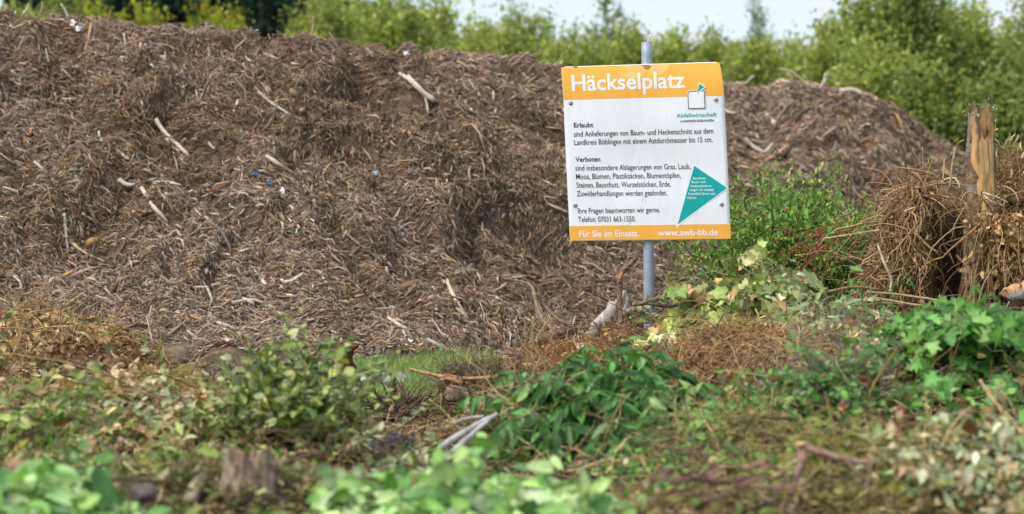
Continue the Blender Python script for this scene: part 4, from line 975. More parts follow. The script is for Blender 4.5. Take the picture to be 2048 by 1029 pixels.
st, lf = sprays(r, 70, 1850, 10.7, .36, .4, .3, .003, 12, OVAL, .055, (.4, .55), GREYL[:2] + GRN[:2] + BEIGE[:2], STEMG, .06, (0, 50), .2, .18, droop=.3)
leafy("leafy_cuttings", "mixed green and tan leaves below the root heap", "cuttings", 1850, 10.9, [st], [lf])
st, lf = sprays(r, 9, 1690, 12.2, .1, .1, .5, .003, 12, LANCE, .08, (.3, .42), GRN[:3], STEMG, .25, (30, 80), .2, .12, droop=.7)
leafy("leafy_cuttings", "few hanging dark green leaves left of the root heap", "cuttings", 1690, 12.2, [st], [lf])
for (px_, d_, n_, pal_, T_, sz_, lab_) in [
    (1560, 9.6, 40, [(3, (.24, .33, .08)), (2, (.36, .40, .14)), (1, (.14, .20, .05))], OVAL, .06, "yellow green wilted cuttings below the right side of the straw heap"),
    (1760, 10.1, 46, [(3, (.46, .33, .17)), (2, (.34, .20, .09)), (1.5, (.24, .30, .09))], OVAL, .065, "tan and rusty dying cuttings left of the red brown slab"),
    (1500, 7.6, 34, [(3, (.13, .25, .05)), (2, (.22, .34, .09)), (1, (.4, .34, .12))], OVAL, .045, "small bright green cuttings left of the sawn branch"),
    (1830, 8.9, 34, [(3, (.40, .31, .17)), (2, (.22, .27, .09)), (1, (.55, .46, .28))], OVAL, .06, "tan drooping dry cuttings in front of the withered blooms"),
    (330, 9.0, 40, [(3, (.46, .34, .18)), (2, (.30, .33, .12)), (1, (.26, .15, .07))], OVAL, .055, "tan and olive withered cuttings left of the berry shrub foot"),
    (60, 8.3, 34, [(3, (.15, .25, .07)), (2, (.26, .34, .12)), (1, (.40, .30, .14))], OVAL, .06, "fresh green cuttings above the bark chunk at the left edge"),
    (1400, 9.0, 26, [(3, (.11, .24, .05)), (2, (.24, .36, .12))], LANCE, .075, "green narrow leaved shoots right of the dense dark green heap")]:
    st, lf = sprays(r, n_, px_, d_, .22, .22, .24, .003, 12, T_, sz_, (.34, .5), pal_, STEMB, .10, (0, 60), .2, .18, droop=.35, curl=.8)
    leafy("leafy_cuttings", lab_, "cuttings", px_, d_, [st], [lf])
# dry grey-green leaf heap bottom right
lp = [litter_part(r, 1500, 1940, 7.55, .36, .4, OVAL, .05, (.35, .55), BEIGE[:2] + GREYL, .03, .8, 1.6, .06)]
st, lf = sprays(r, 70, 1945, 7.5, .28, .3, .25, .003, 12, OVAL, .05, (.4, .55), GREYL + BEIGE[:1], STEMB, .10, (0, 60), .2, .18, curl=1.0)
leafy("dry_leaf_cuttings", "heap of grey green curled dry leaves in the lower right corner", "cuttings", 1940, 7.55, [st], lp + [lf], M_DRY)
# beige leaf heap left
tag(build("dry_leaf_heap", [litter_part(r, 2600, 320, 10.0, .38, .7, OVAL, .048, (.35, .5), BEIGE, .03, .7, 1.3, .06)], M_DRY), "beige heap of dry curled leaves left of the berry shrub", "leaf heap")
# brown dried mound at left
lp = [litter_part(r, 2400, 80, 12.1, .5, .5, OVAL, .055, (.45, .7), [(3, (.36, .24, .12)), (3, (.48, .35, .19)), (2, (.21, .125, .06)), (.7, (.30, .28, .13))], .04, 1.2, 3.0, .10, .3)]
lp.append(litter_part(r, 700, 170, 11.8, .3, .4, OVAL, .05, (.4, .6), [(2, (.17, .10, .06)), (1, (.24, .15, .08))], .04, 1.0, 2.2, .06))
t = thing("dry_leaf_heap", "mound of crumpled orange brown dead leaves at the left edge", "leaf heap", loc(80, 12.1))
build("leaves", lp, M_DRY, t)
build("stalks", [straw_part(r, 420, 90, 12.1, .5, .5, .2, .0028, STRAW, .06, .4, .14)], M_STRAW, t)
for x, y, s, lab in ((90, 655, .10, "pointed orange dead leaf standing on the mound at the left edge"), (30, 660, .11, "curled tan dead leaf standing at the left edge beside the pointed one")):
    c = at(x, y + 22, 12.1)
    tag(build("dead_leaf", [leaves(BROAD, np.array([c, c + [.01, .01, -.02]]), np.array([[.1, 0, 1], [-.3, .2, .8]]), np.array([[.3, -1, 0], [-.5, -1, 0]]), np.array([s, s * .8]), .6, .6, .6, np.array([(.42, .20, .07), (.40, .27, .13)]), r)], M_DRY), lab, "leaf")
c = at(108, 768, 11.2)
tag(build("fallen_leaf", [leaves(BROAD, c[None], np.array([[1, .1, .25]]), np.array([[0, -.6, 1.0]]), np.array([.12]), .42, .5, .2, np.array([[.40, .46, .16]]), r)], M_LEAF), "single large pale green leaf lying below the orange brown leaf mound", "leaf")
# berry bush behind the ivy
r = np.random.default_rng(37)
def bush_base(px, d, n, rx, ry): 
    X, Y, q = zone(r, n, px, d, rx, ry); return X, Y
n = 90; K = 8; d0 = 14.4
S0 = np.stack([xpx(1600, d0) + r.normal(0, .12, n), d0 + r.normal(0, .12, n), np.full(n, .25)], 1)
dv = unit(np.stack([r.normal(0, .42, n), r.normal(0, .3, n), np.ones(n)], 1))
P = walk(r, S0, dv, r.uniform(.72, 1.16, n) * (1 - .3 * np.abs(dv[:, 0])), K, .09, .01)
N = n * 150; i = np.repeat(np.arange(n), 150); f = r.beta(2.2, 1.3, N) * (K - 1.01); a = f.astype(int); g = (f - a)[:, None]
pos = P[i, a] * (1 - g) + P[i, a + 1] * g + r.normal(0, .05, (N, 3))
lfp = leaves(DIAM, pos, unit(rand_dir(r, N) + [0, 0, .3]), rand_dir(r, N, 20, 90), r.uniform(.026, .05, N), .5, .3, .3, pick(r, N, BERRYG, .2, .05), r)
bi = r.choice(N, 620, replace=False); bi = bi[(pos[bi, 2] < 1.1)]
bx = pos[bi, 0] - xpx(1600, d0)
bc = np.where((r.random(len(bi)) < np.clip(.35 + bx * 1.2, .1, .9))[:, None], pick(r, len(bi), [(1, (.50, .13, .06)), (1.5, (.55, .24, .05))], .15, .05), pick(r, len(bi), [(2, (.55, .36, .03)), (1, (.5, .22, .03))], .15, .05))
t = thing("berry_bush", "bright green bush with yellow, orange and red berries behind the ivy, right of the sign", "bush", (float(xpx(1600, d0)), d0, 0))
build("stems", [tubes(P, np.linspace(.007, .0015, K)[None], pick(r, n, STEMB, .15, .05), 5)], M_BARK, t)
build("foliage", [lfp], M_LEAF, t)
tag(build("berries", [spheres(r, pos[bi] + r.normal(0, .02, (len(bi), 3)) - [0, .03, 0], r.uniform(.006, .010, len(bi)), bc, 1)], M_BERRY, t), kind="stuff")
# reddish sprig hanging out of it
n2 = 16; P2 = walk(r, np.tile(at(1690, 470, 13.6), (n2, 1)) + r.normal(0, .05, (n2, 3)), unit(np.array([-.8, -.2, -.2]) + r.normal(0, .3, (n2, 3))), np.full(n2, .42), 7, .12, .12)
m = 22; i = np.repeat(np.arange(n2), m); f = r.uniform(.5, 5.99, n2 * m); a = f.astype(int); g = (f - a)[:, None]; pp = P2[i, a] * (1 - g) + P2[i, a + 1] * g + r.normal(0, .012, (n2 * m, 3))
t = thing("berry_sprig", "reddish sprig with red berries beside the dry root heap", "sprig", P2[0, 0])
build("stems", [tubes(P2, np.linspace(.003, .001, 7)[None], np.array([.3, .16, .09]), 4)], M_BARK, t)
build("foliage", [leaves(DIAM, pp, rand_dir(r, len(pp)), rand_dir(r, len(pp), 20, 90), r.uniform(.018, .032, len(pp)), .5, .3, .3, pick(r, len(pp), [(2, (.36, .13, .06)), (2, (.34, .24, .07)), (1, (.16, .2, .05))], .2, .05), r)], M_LEAF, t)
tag(build("berries", [spheres(r, pp[::4] + [0, -.01, 0], .007, np.array([.45, .11, .06]), 1)], M_BERRY, t), kind="stuff")

# --- straw and root heaps ------------------------------------------------------------------
r = np.random.default_rng(41)
t = thing("straw_heap", "brown heap of tangled dry stalks between the ivy and the dark green leaves", "straw heap", loc(1480, 10.6))
build("stalks", [straw_part(r, 2800, 1480, 10.6, .40, .42, .17, .0019, [(3, (.42, .25, .10)), (2, (.30, .165, .065)), (2, (.50, .34, .16)), (1, (.17, .10, .045))], .02, .5, .12, 8, (-10, 60), .2),
                 straw_part(r, 700, 1560, 10.4, .24, .3, .34, .0022, STRAW, .02, .18, .16, 9, (0, 50), .3)], M_STRAW, t)
build("dry_leaves", [litter_part(r, 1800, 1480, 10.6, .40, .42, DIAM, .022, (.5, .8), [(3, (.26, .17, .07)), (2, (.34, .25, .12)), (2, (.15, .09, .04)), (.4, (.2, .24, .06))], .02, 1.0, 1.5, .15)], M_DRY, t)
t = thing("straw_heap", "orange brown tangle of dead ferny stalks left of the sign post foot", "straw heap", loc(1160, 11.7))
build("stalks", [straw_part(r, 1500, 1160, 11.6, .36, .6, .14, .0018, [(3, (.32, .17, .07)), (2, (.24, .12, .05)), (1, (.42, .27, .12))], .03, .55, .06, 7, (-20, 60), .1)], M_STRAW, t)
build("dry_leaves", [litter_part(r, 500, 1160, 11.6, .34, .6, OVAL, .05, (.35, .6), BEIGE, .03, 1.0, 1.5, .06), litter_part(r, 2600, 1160, 11.6, .36, .6, DIAM, .03, (.4, .7), [(3, (.34, .18, .07)), (2, (.44, .28, .14)), (1, (.2, .1, .04))], .03, 1.0, 1.5, .06)], M_DRY, t)
t = thing("straw_heap", "yellowish tangle of bent vines left of the dark green leaves", "straw heap", loc(1070, 9.4))
build("stalks", [straw_part(r, 34, 1050, 9.3, .12, .25, .26, .004, STEMY, .04, .35, .1, 9, (0, 70), .15), straw_part(r, 260, 1040, 9.2, .14, .35, .12, .002, STRAW, .03, .3, .05)], M_STRAW, t)
t = thing("dry_flower_heap", "greyish purple clump of drooping dried stalks below the root heap", "straw heap", loc(1720, 11.9))
build("stalks", [straw_part(r, 900, 1715, 11.9, .2, .2, .24, .0024, [(2, (.22, .17, .15)), (1, (.32, .26, .23)), (1, (.13, .09, .08))], .03, .14, .12, 7, None or (10, 50), .35)], M_STRAW, t)
# low conifer clippings (feathery)
def feathery(label, px, d, rx, ry, n, pal, seed):
    q = np.random.default_rng(seed)
    st, lf = sprays(q, n, px, d, rx, ry, .26, .002, 46, BLADE, .026, (.09, .13), pal, STEMB, .06, (-5, 40), .12, .14, spread=50, leaf_in=.05, curl=.2)
    leafy("conifer_cuttings", label, "cuttings", px, d, [st], [lf])
feathery("feathery yellowish conifer clippings below the straw heap", 1450, 8.6, .26, .24, 110, [(2, (.32, .34, .08)), (2, (.20, .26, .06)), (1, (.42, .34, .12))], 51)
feathery("feathery green conifer clippings under the sawn branch", 1680, 7.5, .32, .3, 160, [(2.4, (.19, .28, .05)), (2, (.38, .36, .07)), (2.4, (.40, .26, .09))], 52)
feathery("dark bluish conifer clippings between the straw heap and the sawn branch", 1540, 8.1, .24, .22, 90, [(2, (.06, .14, .06)), (1, (.10, .19, .07))], 53)
feathery("dull green conifer clippings at the left between the bark chunk and the stump", 250, 7.45, .18, .2, 70, [(2, (.07, .10, .03)), (1, (.13, .14, .04))], 54)
feathery("rusty brown conifer clippings at the bottom below the dark green heap", 1280, 6.95, .2, .22, 80, [(2, (.32, .20, .08)), (1, (.20, .14, .05))], 55)

# root heap -------------------------------------------------------------------------------
cx = float(xpx(1900, 13))
t = thing("root_heap", "tall tangled heap of dry tan roots and stalks around the broken trunk", "root heap", (cx, 12.8, .3))
def rim(n, p0, p1, d0, d1):
    px = r.uniform(p0, p1, n); px = np.where((px > 1876) & (px < 1980) & (r.random(n) < np.where(px < 1936, .93, .55)), np.where(r.random(n) < .6, px - 145, px + 140), px); Y = r.uniform(d0, d1, n); X = xpx(px, Y); return np.stack([X, Y, surf(X, Y)], 1)
RP = [(3, (.36, .235, .11)), (3, (.26, .155, .07)), (2, (.48, .35, .19)), (2.5, (.14, .08, .038))]
A = rim(420, 1700, 2120, 12.75, 13.3)
P1 = walk(r, A + [0, 0, .01], unit(np.stack([r.normal(0, .5, 420), -np.abs(r.normal(.6, .4, 420)), r.normal(.15, .35, 420)], 1)), r.uniform(.2, .5, 420), 10, .38, .26, surf, .012)
B = rim(900, 1690, 2120, 12.3, 13.4)
P2 = walk(r, B + [0, 0, .01], rand_dir(r, 900, -30, 60), r.uniform(.1, .35, 900), 7, .42, .12, surf, .01)
C1 = rim(420, 1690, 1850, 12.4, 12.9)
P3 = walk(r, C1 + np.array([0, -.02, .04]), unit(np.stack([r.normal(-.3, .4, 420), r.normal(-.5, .3, 420), r.normal(-.6, .4, 420)], 1)), r.uniform(.2, .55, 420), 9, .36, .2, surf, .015)
build("stalks", [tubes(P1, .0034 * np.exp(r.normal(0, .5, 420))[:, None] * np.linspace(1, .4, 10), pick(r, 420, RP, .2, .05), 4),
                 tubes(P2, .0026 * np.exp(r.normal(0, .35, 900))[:, None] * np.linspace(1, .6, 7), pick(r, 900, RP, .2, .05), 3),
                 tubes(P3, .0036 * np.exp(r.normal(0, .35, 420))[:, None] * np.linspace(1, .5, 9), pick(r, 420, RP, .2, .05), 4)], M_STRAW, t)
F0 = np.stack(list(at(np.where(r.random(150) < .3, r.uniform(1930, 1990, 150), r.uniform(1985, 2050, 150)), r.uniform(400, 540, 150), 12.42).T), 1)
P4 = walk(r, F0, unit(np.stack([r.normal(0, .5, 150), r.normal(-.1, .2, 150), r.normal(-.5, .6, 150)], 1)), r.uniform(.2, .5, 150), 9, .2, .2, surf, .01)
tag(build("hanging_stalks", [tubes(P4, .0036 * np.exp(r.normal(0, .35, 150))[:, None] * np.linspace(1, .6, 9), pick(r, 150, RP, .2, .05), 4)], M_STRAW, t), kind="stuff")
HL = np.stack(list(at(np.where(r.random(620) < .12, r.uniform(1925, 1990, 620), r.uniform(1985, 2050, 620)), r.uniform(425, 570, 620), 12.34 + r.random(620) * .1).T), 1)
build("hanging_leaves", [leaves(OVAL, HL, rand_dir(r, 620, -80, 10), rand_dir(r, 620, -30, 60), r.uniform(.02, .05, 620), r.uniform(.4, .7, 620), r.normal(1, 1, 620), .4, pick(r, 620, [(2, (.46, .32, .15)), (1, (.34, .22, .10))], .2, .05), r, .4)], M_DRY, t)
cl_ = []
for q_ in range(26):
    c_ = rim(1, 1690, 1865, 12.15, 12.8)[0] if q_ < 16 else rim(1, 2010, 2110, 12.2, 12.8)[0]
    V_, F_, C_ = blob(c_, r.uniform(.03, .075, 3), 400 + q_, 3, .4, 1.8, np.array([.11, .07, .04]) * r.uniform(.7, 1.5)); cl_.append((V_, F_, C_))
tag(build("clods", cl_, M_SOIL, t), kind="stuff")
cr = rim(5200, 1690, 2110, 12.15, 13.2)
tag(build("crumbled_leaves", [leaves(DIAM, cr + np.abs(r.normal(0, .025, (5200, 3))) * [0, -1, 1], rand_dir(r, 5200), rand_dir(r, 5200, 0, 90), r.uniform(.012, .034, 5200), .55, .8, .4, pick(r, 5200, [(3, (.30, .19, .085)), (2, (.40, .28, .14)), (2, (.17, .10, .045))], .2, .05), r)], M_DRY, t), kind="stuff")
# fine fringe on the rim
D = rim(2600, 1740, 2130, 12.85, 13.4)
build("fine_roots", [tubes(walk(r, D, rand_dir(r, 2600, -10, 70), r.uniform(.05, .16, 2600), 5, .3, .1), .0012 * np.ones((1, 5)), pick(r, 2600, RP[:3], .2, .05), 3)], M_STRAW, t)
Lf = np.concatenate([rim(450, 1960, 2120, 12.3, 12.9), rim(450, 1700, 1870, 12.2, 12.8)])
build("dead_leaves", [leaves(OVAL, Lf + r.normal(0, .03, (900, 3)) - [0, .03, 0], rand_dir(r, 900, -80, 30), rand_dir(r, 900, -30, 60), r.uniform(.02, .05, 900), r.uniform(.4, .7, 900), r.normal(1, 1, 900), .4, pick(r, 900, [(2, (.36, .25, .12)), (1, (.26, .17, .08))], .2, .05), r, .4)], M_DRY, t)
D2 = rim(7000, 1690, 2120, 12.1, 13.2)
tag(build("matted_roots", [tubes(walk(r, D2 + np.abs(r.normal(0, .02, (7000, 3))) * [0, -1, 1], rand_dir(r, 7000, -60, 60), r.uniform(.04, .13, 7000), 6, .6, .1, surf, .004), (.0014 * np.exp(r.normal(0, .3, 7000)))[:, None] * np.ones((1, 6)), pick(r, 7000, RP, .25, .05), 3)], M_STRAW, t), kind="stuff")
n = 40; E = rim(n, 2000, 2110, 12.9, 13.2)
build("seed_heads", [tubes(walk(r, E, unit(np.stack([r.normal(.1, .4, n), r.normal(-.2, .3, n), np.ones(n)], 1)), r.uniform(.18, .34, n), 7, .16, .12), .0022 * np.ones((1, 7)), pick(r, n, RP[:3], .15, .04), 4),
                     leaves(OVAL, E + np.stack([r.normal(.03, .06, n), r.normal(-.05, .04, n), r.uniform(.14, .24, n)], 1), rand_dir(r, n, -80, -20), rand_dir(r, n, -20, 40), r.uniform(.04, .07, n), .3, .8, .4, pick(r, n, [(1, (.5, .42, .27))], .15, .04), r)], M_DRY, t)
# broken trunk
bz = 12.55
def trunk_ring(py, l, rr_, m=26):
    c = at((l + rr_) / 2, py, bz); hw = (rr_ - l) / 2 / FPX * bz; a = np.arange(m) * 2 * np.pi / m
    k = 1 + .10 * noise(np.cos(a) * 2 + 4, np.sin(a) * 2, py * .03, 66) + .07 * noise(np.cos(a) * 6, np.sin(a) * 6 + 3, py * .012, 67)
    return np.stack([c[0] + np.cos(a) * hw * k, c[1] + np.sin(a) * hw * .9 * k, np.full(m, c[2])], 1)
rows = [(618, 1915, 2012), (560, 1925, 2002), (500, 1927, 1998), (440, 1929, 1994), (385, 1931, 1990), (330, 1933, 1989), (280, 1935, 1988), (250, 1936, 1987), (228, 1937, 1986)]
rows_y = np.linspace(618, 222, 34); R_ = np.array(rows)[::-1]
V = np.stack([trunk_ring(y, np.interp(y, R_[:, 0], R_[:, 1]), np.interp(y, R_[:, 0], R_[:, 2])) for y in rows_y])
m = 26; an = np.arange(m) * 2 * np.pi / m
jag = .06 * noise(np.cos(an) * 3, np.sin(an) * 3, 0, 68) + .02 * noise(np.cos(an) * 9, np.sin(an) * 9, 0, 69) - .07 * np.exp(-((an - 4.45) / .22) ** 2)
fz = np.linspace(0, 1, 34) ** 6
V[:, :, 2] += fz[:, None] * jag[None]
cap = V[-1].mean(0) - [0, 0, .05]
t = thing("broken_trunk", "upright broken tree trunk with orange split wood standing in the root heap", "tree trunk", (float(xpx(1962, bz)), bz, float(at(1962, 618, bz)[2])))
k = np.arange(33)[:, None] * m; j = np.arange(m)[None]
F4 = np.stack([k + j, k + (j + 1) % m, k + m + (j + 1) % m, k + m + j], -1).reshape(-1, 4)
top = np.stack([33 * m + np.arange(m), 33 * m + (np.arange(m) + 1) % m, np.full(m, 34 * m)], 1)
bc = np.array([.19, .125, .075]) * (1 + .5 * noise(V[..., 0] * 30, V[..., 1] * 30, V[..., 2] * 9, 71)[..., None])
bc = np.where((noise(V[..., 0] * 16, V[..., 2] * 10, 0, 72) > .3)[..., None], np.array([.24, .2, .17]), bc)
build("bark", [(np.concatenate([V.reshape(-1, 3), cap[None]]), [F4, top], np.concatenate([bc.reshape(-1, 3), [[.3, .18, .08]]]))], M_BARK, t)
# split wood: a ragged shell on the camera side of the upper trunk
rowsel = np.arange(13, 34); cols = np.arange(14, 26)
a_lo = np.interp(rowsel, [13, 15, 18, 22, 26, 33], [4.75, 4.6, 4.45, 4.35, 3.7, 3.45]) + .12 * noise(rowsel * .9, 0, 0, 76); a_hi = np.interp(rowsel, [13, 15, 18, 24, 33], [5.2, 5.45, 5.65, 5.75, 5.8]) + .12 * noise(rowsel * .9, 5, 0, 77)
g = np.linspace(0, 1, 14)
SV = []
for q_, ri in enumerate(rowsel):
    aa = a_lo[q_] + (a_hi[q_] - a_lo[q_]) * g
    ctr = V[ri].mean(0); ang = np.arctan2((V[ri, :, 1] - ctr[1]) / .9, V[ri, :, 0] - ctr[0]) % (2 * np.pi)
    o = np.argsort(ang); rr_ = np.linalg.norm(V[ri] - V[ri].mean(0), axis=1)
    X = np.interp(aa, ang[o], V[ri][o, 0], period=2 * np.pi); Y = np.interp(aa, ang[o], V[ri][o, 1], period=2 * np.pi); Z = np.interp(aa, ang[o], V[ri][o, 2], period=2 * np.pi)
    off = .008 + .006 * noise(g * 6, ri * .05, 0, 73) + .006 * noise(g * 14, ri * .12, 0, 74)
    SV.append(np.stack([X, Y - off, Z + (.004 if ri == 33 else 0)], 1))
SV = np.array(SV); nr = len(rowsel)
i = (np.arange(nr - 1)[:, None] * 14 + np.arange(13)[None]).ravel()
wc = np.array([.60, .36, .14]) * (1 + .25 * noise(np.broadcast_to(g * 12, (nr, 14)), np.arange(nr)[:, None] * .12, 0, 75)[..., None])
st_ = noise(np.broadcast_to(g * 17, (nr, 14)), np.arange(nr)[:, None] * .16, 0, 79)[..., None]
wc = np.where(st_ > .35, np.array([.46, .30, .16]), wc); wc = np.where(st_ < -.62, np.array([.28, .16, .08]), wc)
wc = np.where(((np.abs(g - .38) < .05)[None] & (np.arange(nr)[:, None] > 15))[..., None], np.array([.12, .07, .04]), wc)
build("split_wood", [(SV.reshape(-1, 3), np.stack([i, i + 1, i + 15, i + 14], 1), wc.reshape(-1, 3))], M_WOOD, t)
lc = V[-1][r.integers(0, m, 60)] + r.normal(0, .012, (60, 3)) + [0, 0, .004]
tag(build("lichen", [leaves(OVAL, lc, rand_dir(r, 60, -20, 70), rand_dir(r, 60), r.uniform(.008, .02, 60), .7, 1.2, .4, pick(r, 60, [(2, (.32, .31, .25)), (1, (.18, .17, .13))], .2, .04), r, .5)], M_DRY, t), kind="stuff")
build("splinters", [tubes(walk(r, V[-6][r.integers(15, 26, 12)], unit(np.stack([r.normal(0, .12, 12), r.normal(-.1, .1, 12), np.ones(12)], 1)), r.uniform(.05, .12, 12), 4, .06), np.array([.006, .006, .004, .001])[None], pick(r, 12, [(1, (.46, .25, .09)), (1, (.3, .17, .08))], .2, .04), 4)], M_WOOD, t)
# bark furls hanging in front of the heap
def bark_piece(label, c, L, W, axis, nrm, col, seed, name="bark_piece", curl=1.4, mat=None):
    q = np.random.default_rng(seed); u = np.linspace(0, 1, 12)[:, None]; v = np.linspace(-1, 1, 9)[None]
    ax = unit(np.asarray(axis, float)); nn = np.asarray(nrm, float); nn = unit(nn - ax * (nn @ ax)); b = np.cross(ax, nn)
    wv = W * .5 * (1 + .3 * noise(u * 5, v * 0, 0, seed)); ang = v * curl
    e = L * (u - .5) + .12 * L * noise(v * 2.5 + 0 * u, 0 * u, 0, seed + 1) * np.abs(u - .5) * 2
    x = wv * np.sin(ang) / curl * 1.2; z = wv * (np.cos(ang) - 1) / curl * 1.2 + .08 * W * noise(u * 6, v * 3, 0, seed + 2)
    Vo = np.asarray(c) + e[..., None] * ax + x[..., None] * b + z[..., None] * nn
    Vi = Vo - nn * W * .09
    V = np.concatenate([Vo.reshape(-1, 3), Vi.reshape(-1, 3)]); n0 = 108
    i = (np.arange(11)[:, None] * 9 + np.arange(8)[None]).ravel(); qd = np.stack([i, i + 1, i + 10, i + 9], 1)
    ring = np.array(list(range(9)) + [9 * k + 8 for k in range(1, 12)] + [99 + k for k in range(7, -1, -1)] + [9 * k for k in range(10, 0, -1)]); r2 = np.roll(ring, -1)
    C = np.asarray(col) * (1 + .3 * noise(V[:, 0] * 40, V[:, 1] * 40, V[:, 2] * 40, seed + 3)[:, None])
    return tag(build(name, [(V, [qd, qd[:, ::-1] + n0, np.stack([ring, ring + n0, r2 + n0, r2], 1)], C)], mat or M_BARK), label, "bark")
bark_piece("curled dark red brown bark standing above the grass gap", at(682, 726, 12.3), .20, .17, (.12, .1, 1), (-.2, -1, .25), (.13, .055, .028), 81, curl=1.9)
bark_piece("small upright orange brown bark piece at the foot of the heap on the left", at(298, 735, 12.4), .13, .09, (.15, .05, 1), (.3, -1, .1), (.26, .14, .07), 82, curl=1.0)
bark_piece("curled orange brown bark strip left of the sign post foot", at(1210, 690, 12.2), .20, .07, (.25, .1, 1), (.2, -1, .2), (.40, .22, .09), 83, curl=1.6)
bark_piece("large bark chunk lying above the lower left leaves", at(78, 930, 7.0), .17, .10, (1, .15, -.12), (0, -.5, 1), (.30, .18, .10), 84, curl=1.2)
bark_piece("red brown rotten wood slab below the root heap", at(1855, 722, 10.6), .20, .12, (1, .1, .12), (0, -.7, 1), (.26, .12, .06), 86, curl=.7)
bark_piece("pale bark sheet lying below the root plate", at(960, 800, 10.9), .16, .06, (1, .1, .18), (0, -.7, 1), (.45, .31, .19), 87, curl=.8)
V, F, C = blob(at(347, 722, 12.3), (.085, .08, .085), 90, 3, .3, 1.6, np.array([.19, .145, .10]))
t = tag(build("root_clod", [(V, F, C), straw_part(r, 200, 347, 12.3, .09, .09, .1, .002, STRAW, .05, .3, .08)], M_SOIL), "brown fibrous clod at the foot of the heap on the left", "clod")

# root plate with a long root
t = thing("root_plate", "brown fibrous root plate right of the grass gap", "root plate", loc(965, 11.9))
V, F, C = blob(at(968, 790, 12.0), (.20, .17, .15), 91, 4, .35, 1.5, np.array([.085, .06, .038]))
build("core", [(V, F, C)], M_SOIL, t)
i = r.integers(0, len(V), 1500)
build("fine_roots", [tubes(walk(r, V[i], unit(unit(V[i] - V.mean(0)) + rand_dir(r, 1500)), r.uniform(.05, .14, 1500), 6, .35, .12), .0016 * np.ones((1, 6)), pick(r, 1500, [(2, (.22, .16, .09)), (2, (.15, .10, .055)), (1, (.32, .24, .14))], .2, .04), 3)], M_STRAW, t)
def px_limb(pts, rad, col, **kw):
    P = np.array([at(*p) for p in pts]); return limb(P, np.asarray(rad) if np.ndim(rad) else np.full(len(P), rad), np.array(col), **kw)
def stick(name, label, pts, rad, col, cat="stick", group=None, mat=None, cut=None, side=(), **kw):
    V, F, C = px_limb(pts, rad, col, **kw)
    if not side and cut is None: return tag(build(name, [(V, F, C)], mat or M_BARK), label, cat, group)
    P0 = at(*pts[0]); t = thing(name, label, cat, at(*pts[-1]), group)
    build("stem", [(V, F, C)], mat or M_BARK, t)
    for sp, sr, sc in side: build("side_branch", [px_limb(sp, sr, sc, sides=7, n=14)], mat or M_BARK, t)
    if cut is not None:
        rr_ = (rad if np.ndim(rad) == 0 else rad[0]) * 1.0; ax = unit(P0 - at(*pts[1]))
        build("cut_end", [tubes(np.array([[P0 - ax * .004, P0 + ax * .003]]), np.full((1, 2), rr_), np.array(cut), 14)], M_WOOD, t)
    return t
BRB = (.14, .085, .055)
stick("long_root", "long thin tan root lying across the root plate", [(818, 738, 11.8), (860, 748, 11.7), (905, 757, 11.65), (965, 757, 11.6), (1020, 750, 11.6), (1060, 738, 11.7)], [.006, .008, .010, .010, .012, .016], (.36, .22, .11), "root", n=30)
stick("cut_stake", "upright dark cut stake with a pale end in the grass gap", [(784, 744, 11.2), (787, 770, 11.2), (792, 805, 11.2), (796, 840, 11.2)], [.0125, .013, .014, .015], (.085, .05, .035), "stake", cut=(.62, .36, .17), rough=.06, wob=.05)
t = thing("root_clump", "dark root clump at the foot of the cut stake", "roots", loc(805, 11.0))
V, F, C = blob(at(805, 828, 11.0), (.12, .1, .075), 92, 3, .35, 1.6, np.array([.06, .042, .03])); build("core", [(V, F, C)], M_SOIL, t); i = r.integers(0, len(V), 200)
build("roots", [tubes(walk(r, V[i], unit(unit(V[i] - V.mean(0)) + rand_dir(r, 200) * .8), r.uniform(.08, .2, 200), 7, .3, .1), np.linspace(.005, .0015, 7)[None], pick(r, 200, [(2, (.11, .075, .05)), (1, (.2, .14, .09))], .2, .04), 5)], M_BARK, t)
stick("wood_chunk", "splintered red brown wood chunk left of the root plate", [(885, 752, 11.5), (905, 762, 11.5), (930, 780, 11.5)], [.012, .03, .035], (.28, .14, .07), "wood", mat=M_WOOD, rough=.35,
      side=[([(880, 760, 11.5), (900, 758, 11.45), (920, 768, 11.45)], [.004, .009, .01], (.42, .24, .12)), ([(895, 775, 11.4), (915, 785, 11.4), (940, 800, 11.4)], [.02, .03, .03], (.17, .11, .075))])
stick("wood_chunk", "knobbly grey brown wood knot below the splintered chunk", [(890, 800, 11.0), (915, 790, 11.0), (945, 805, 11.0)], [.03, .045, .03], (.19, .14, .095), "wood", rough=.45, n=14)
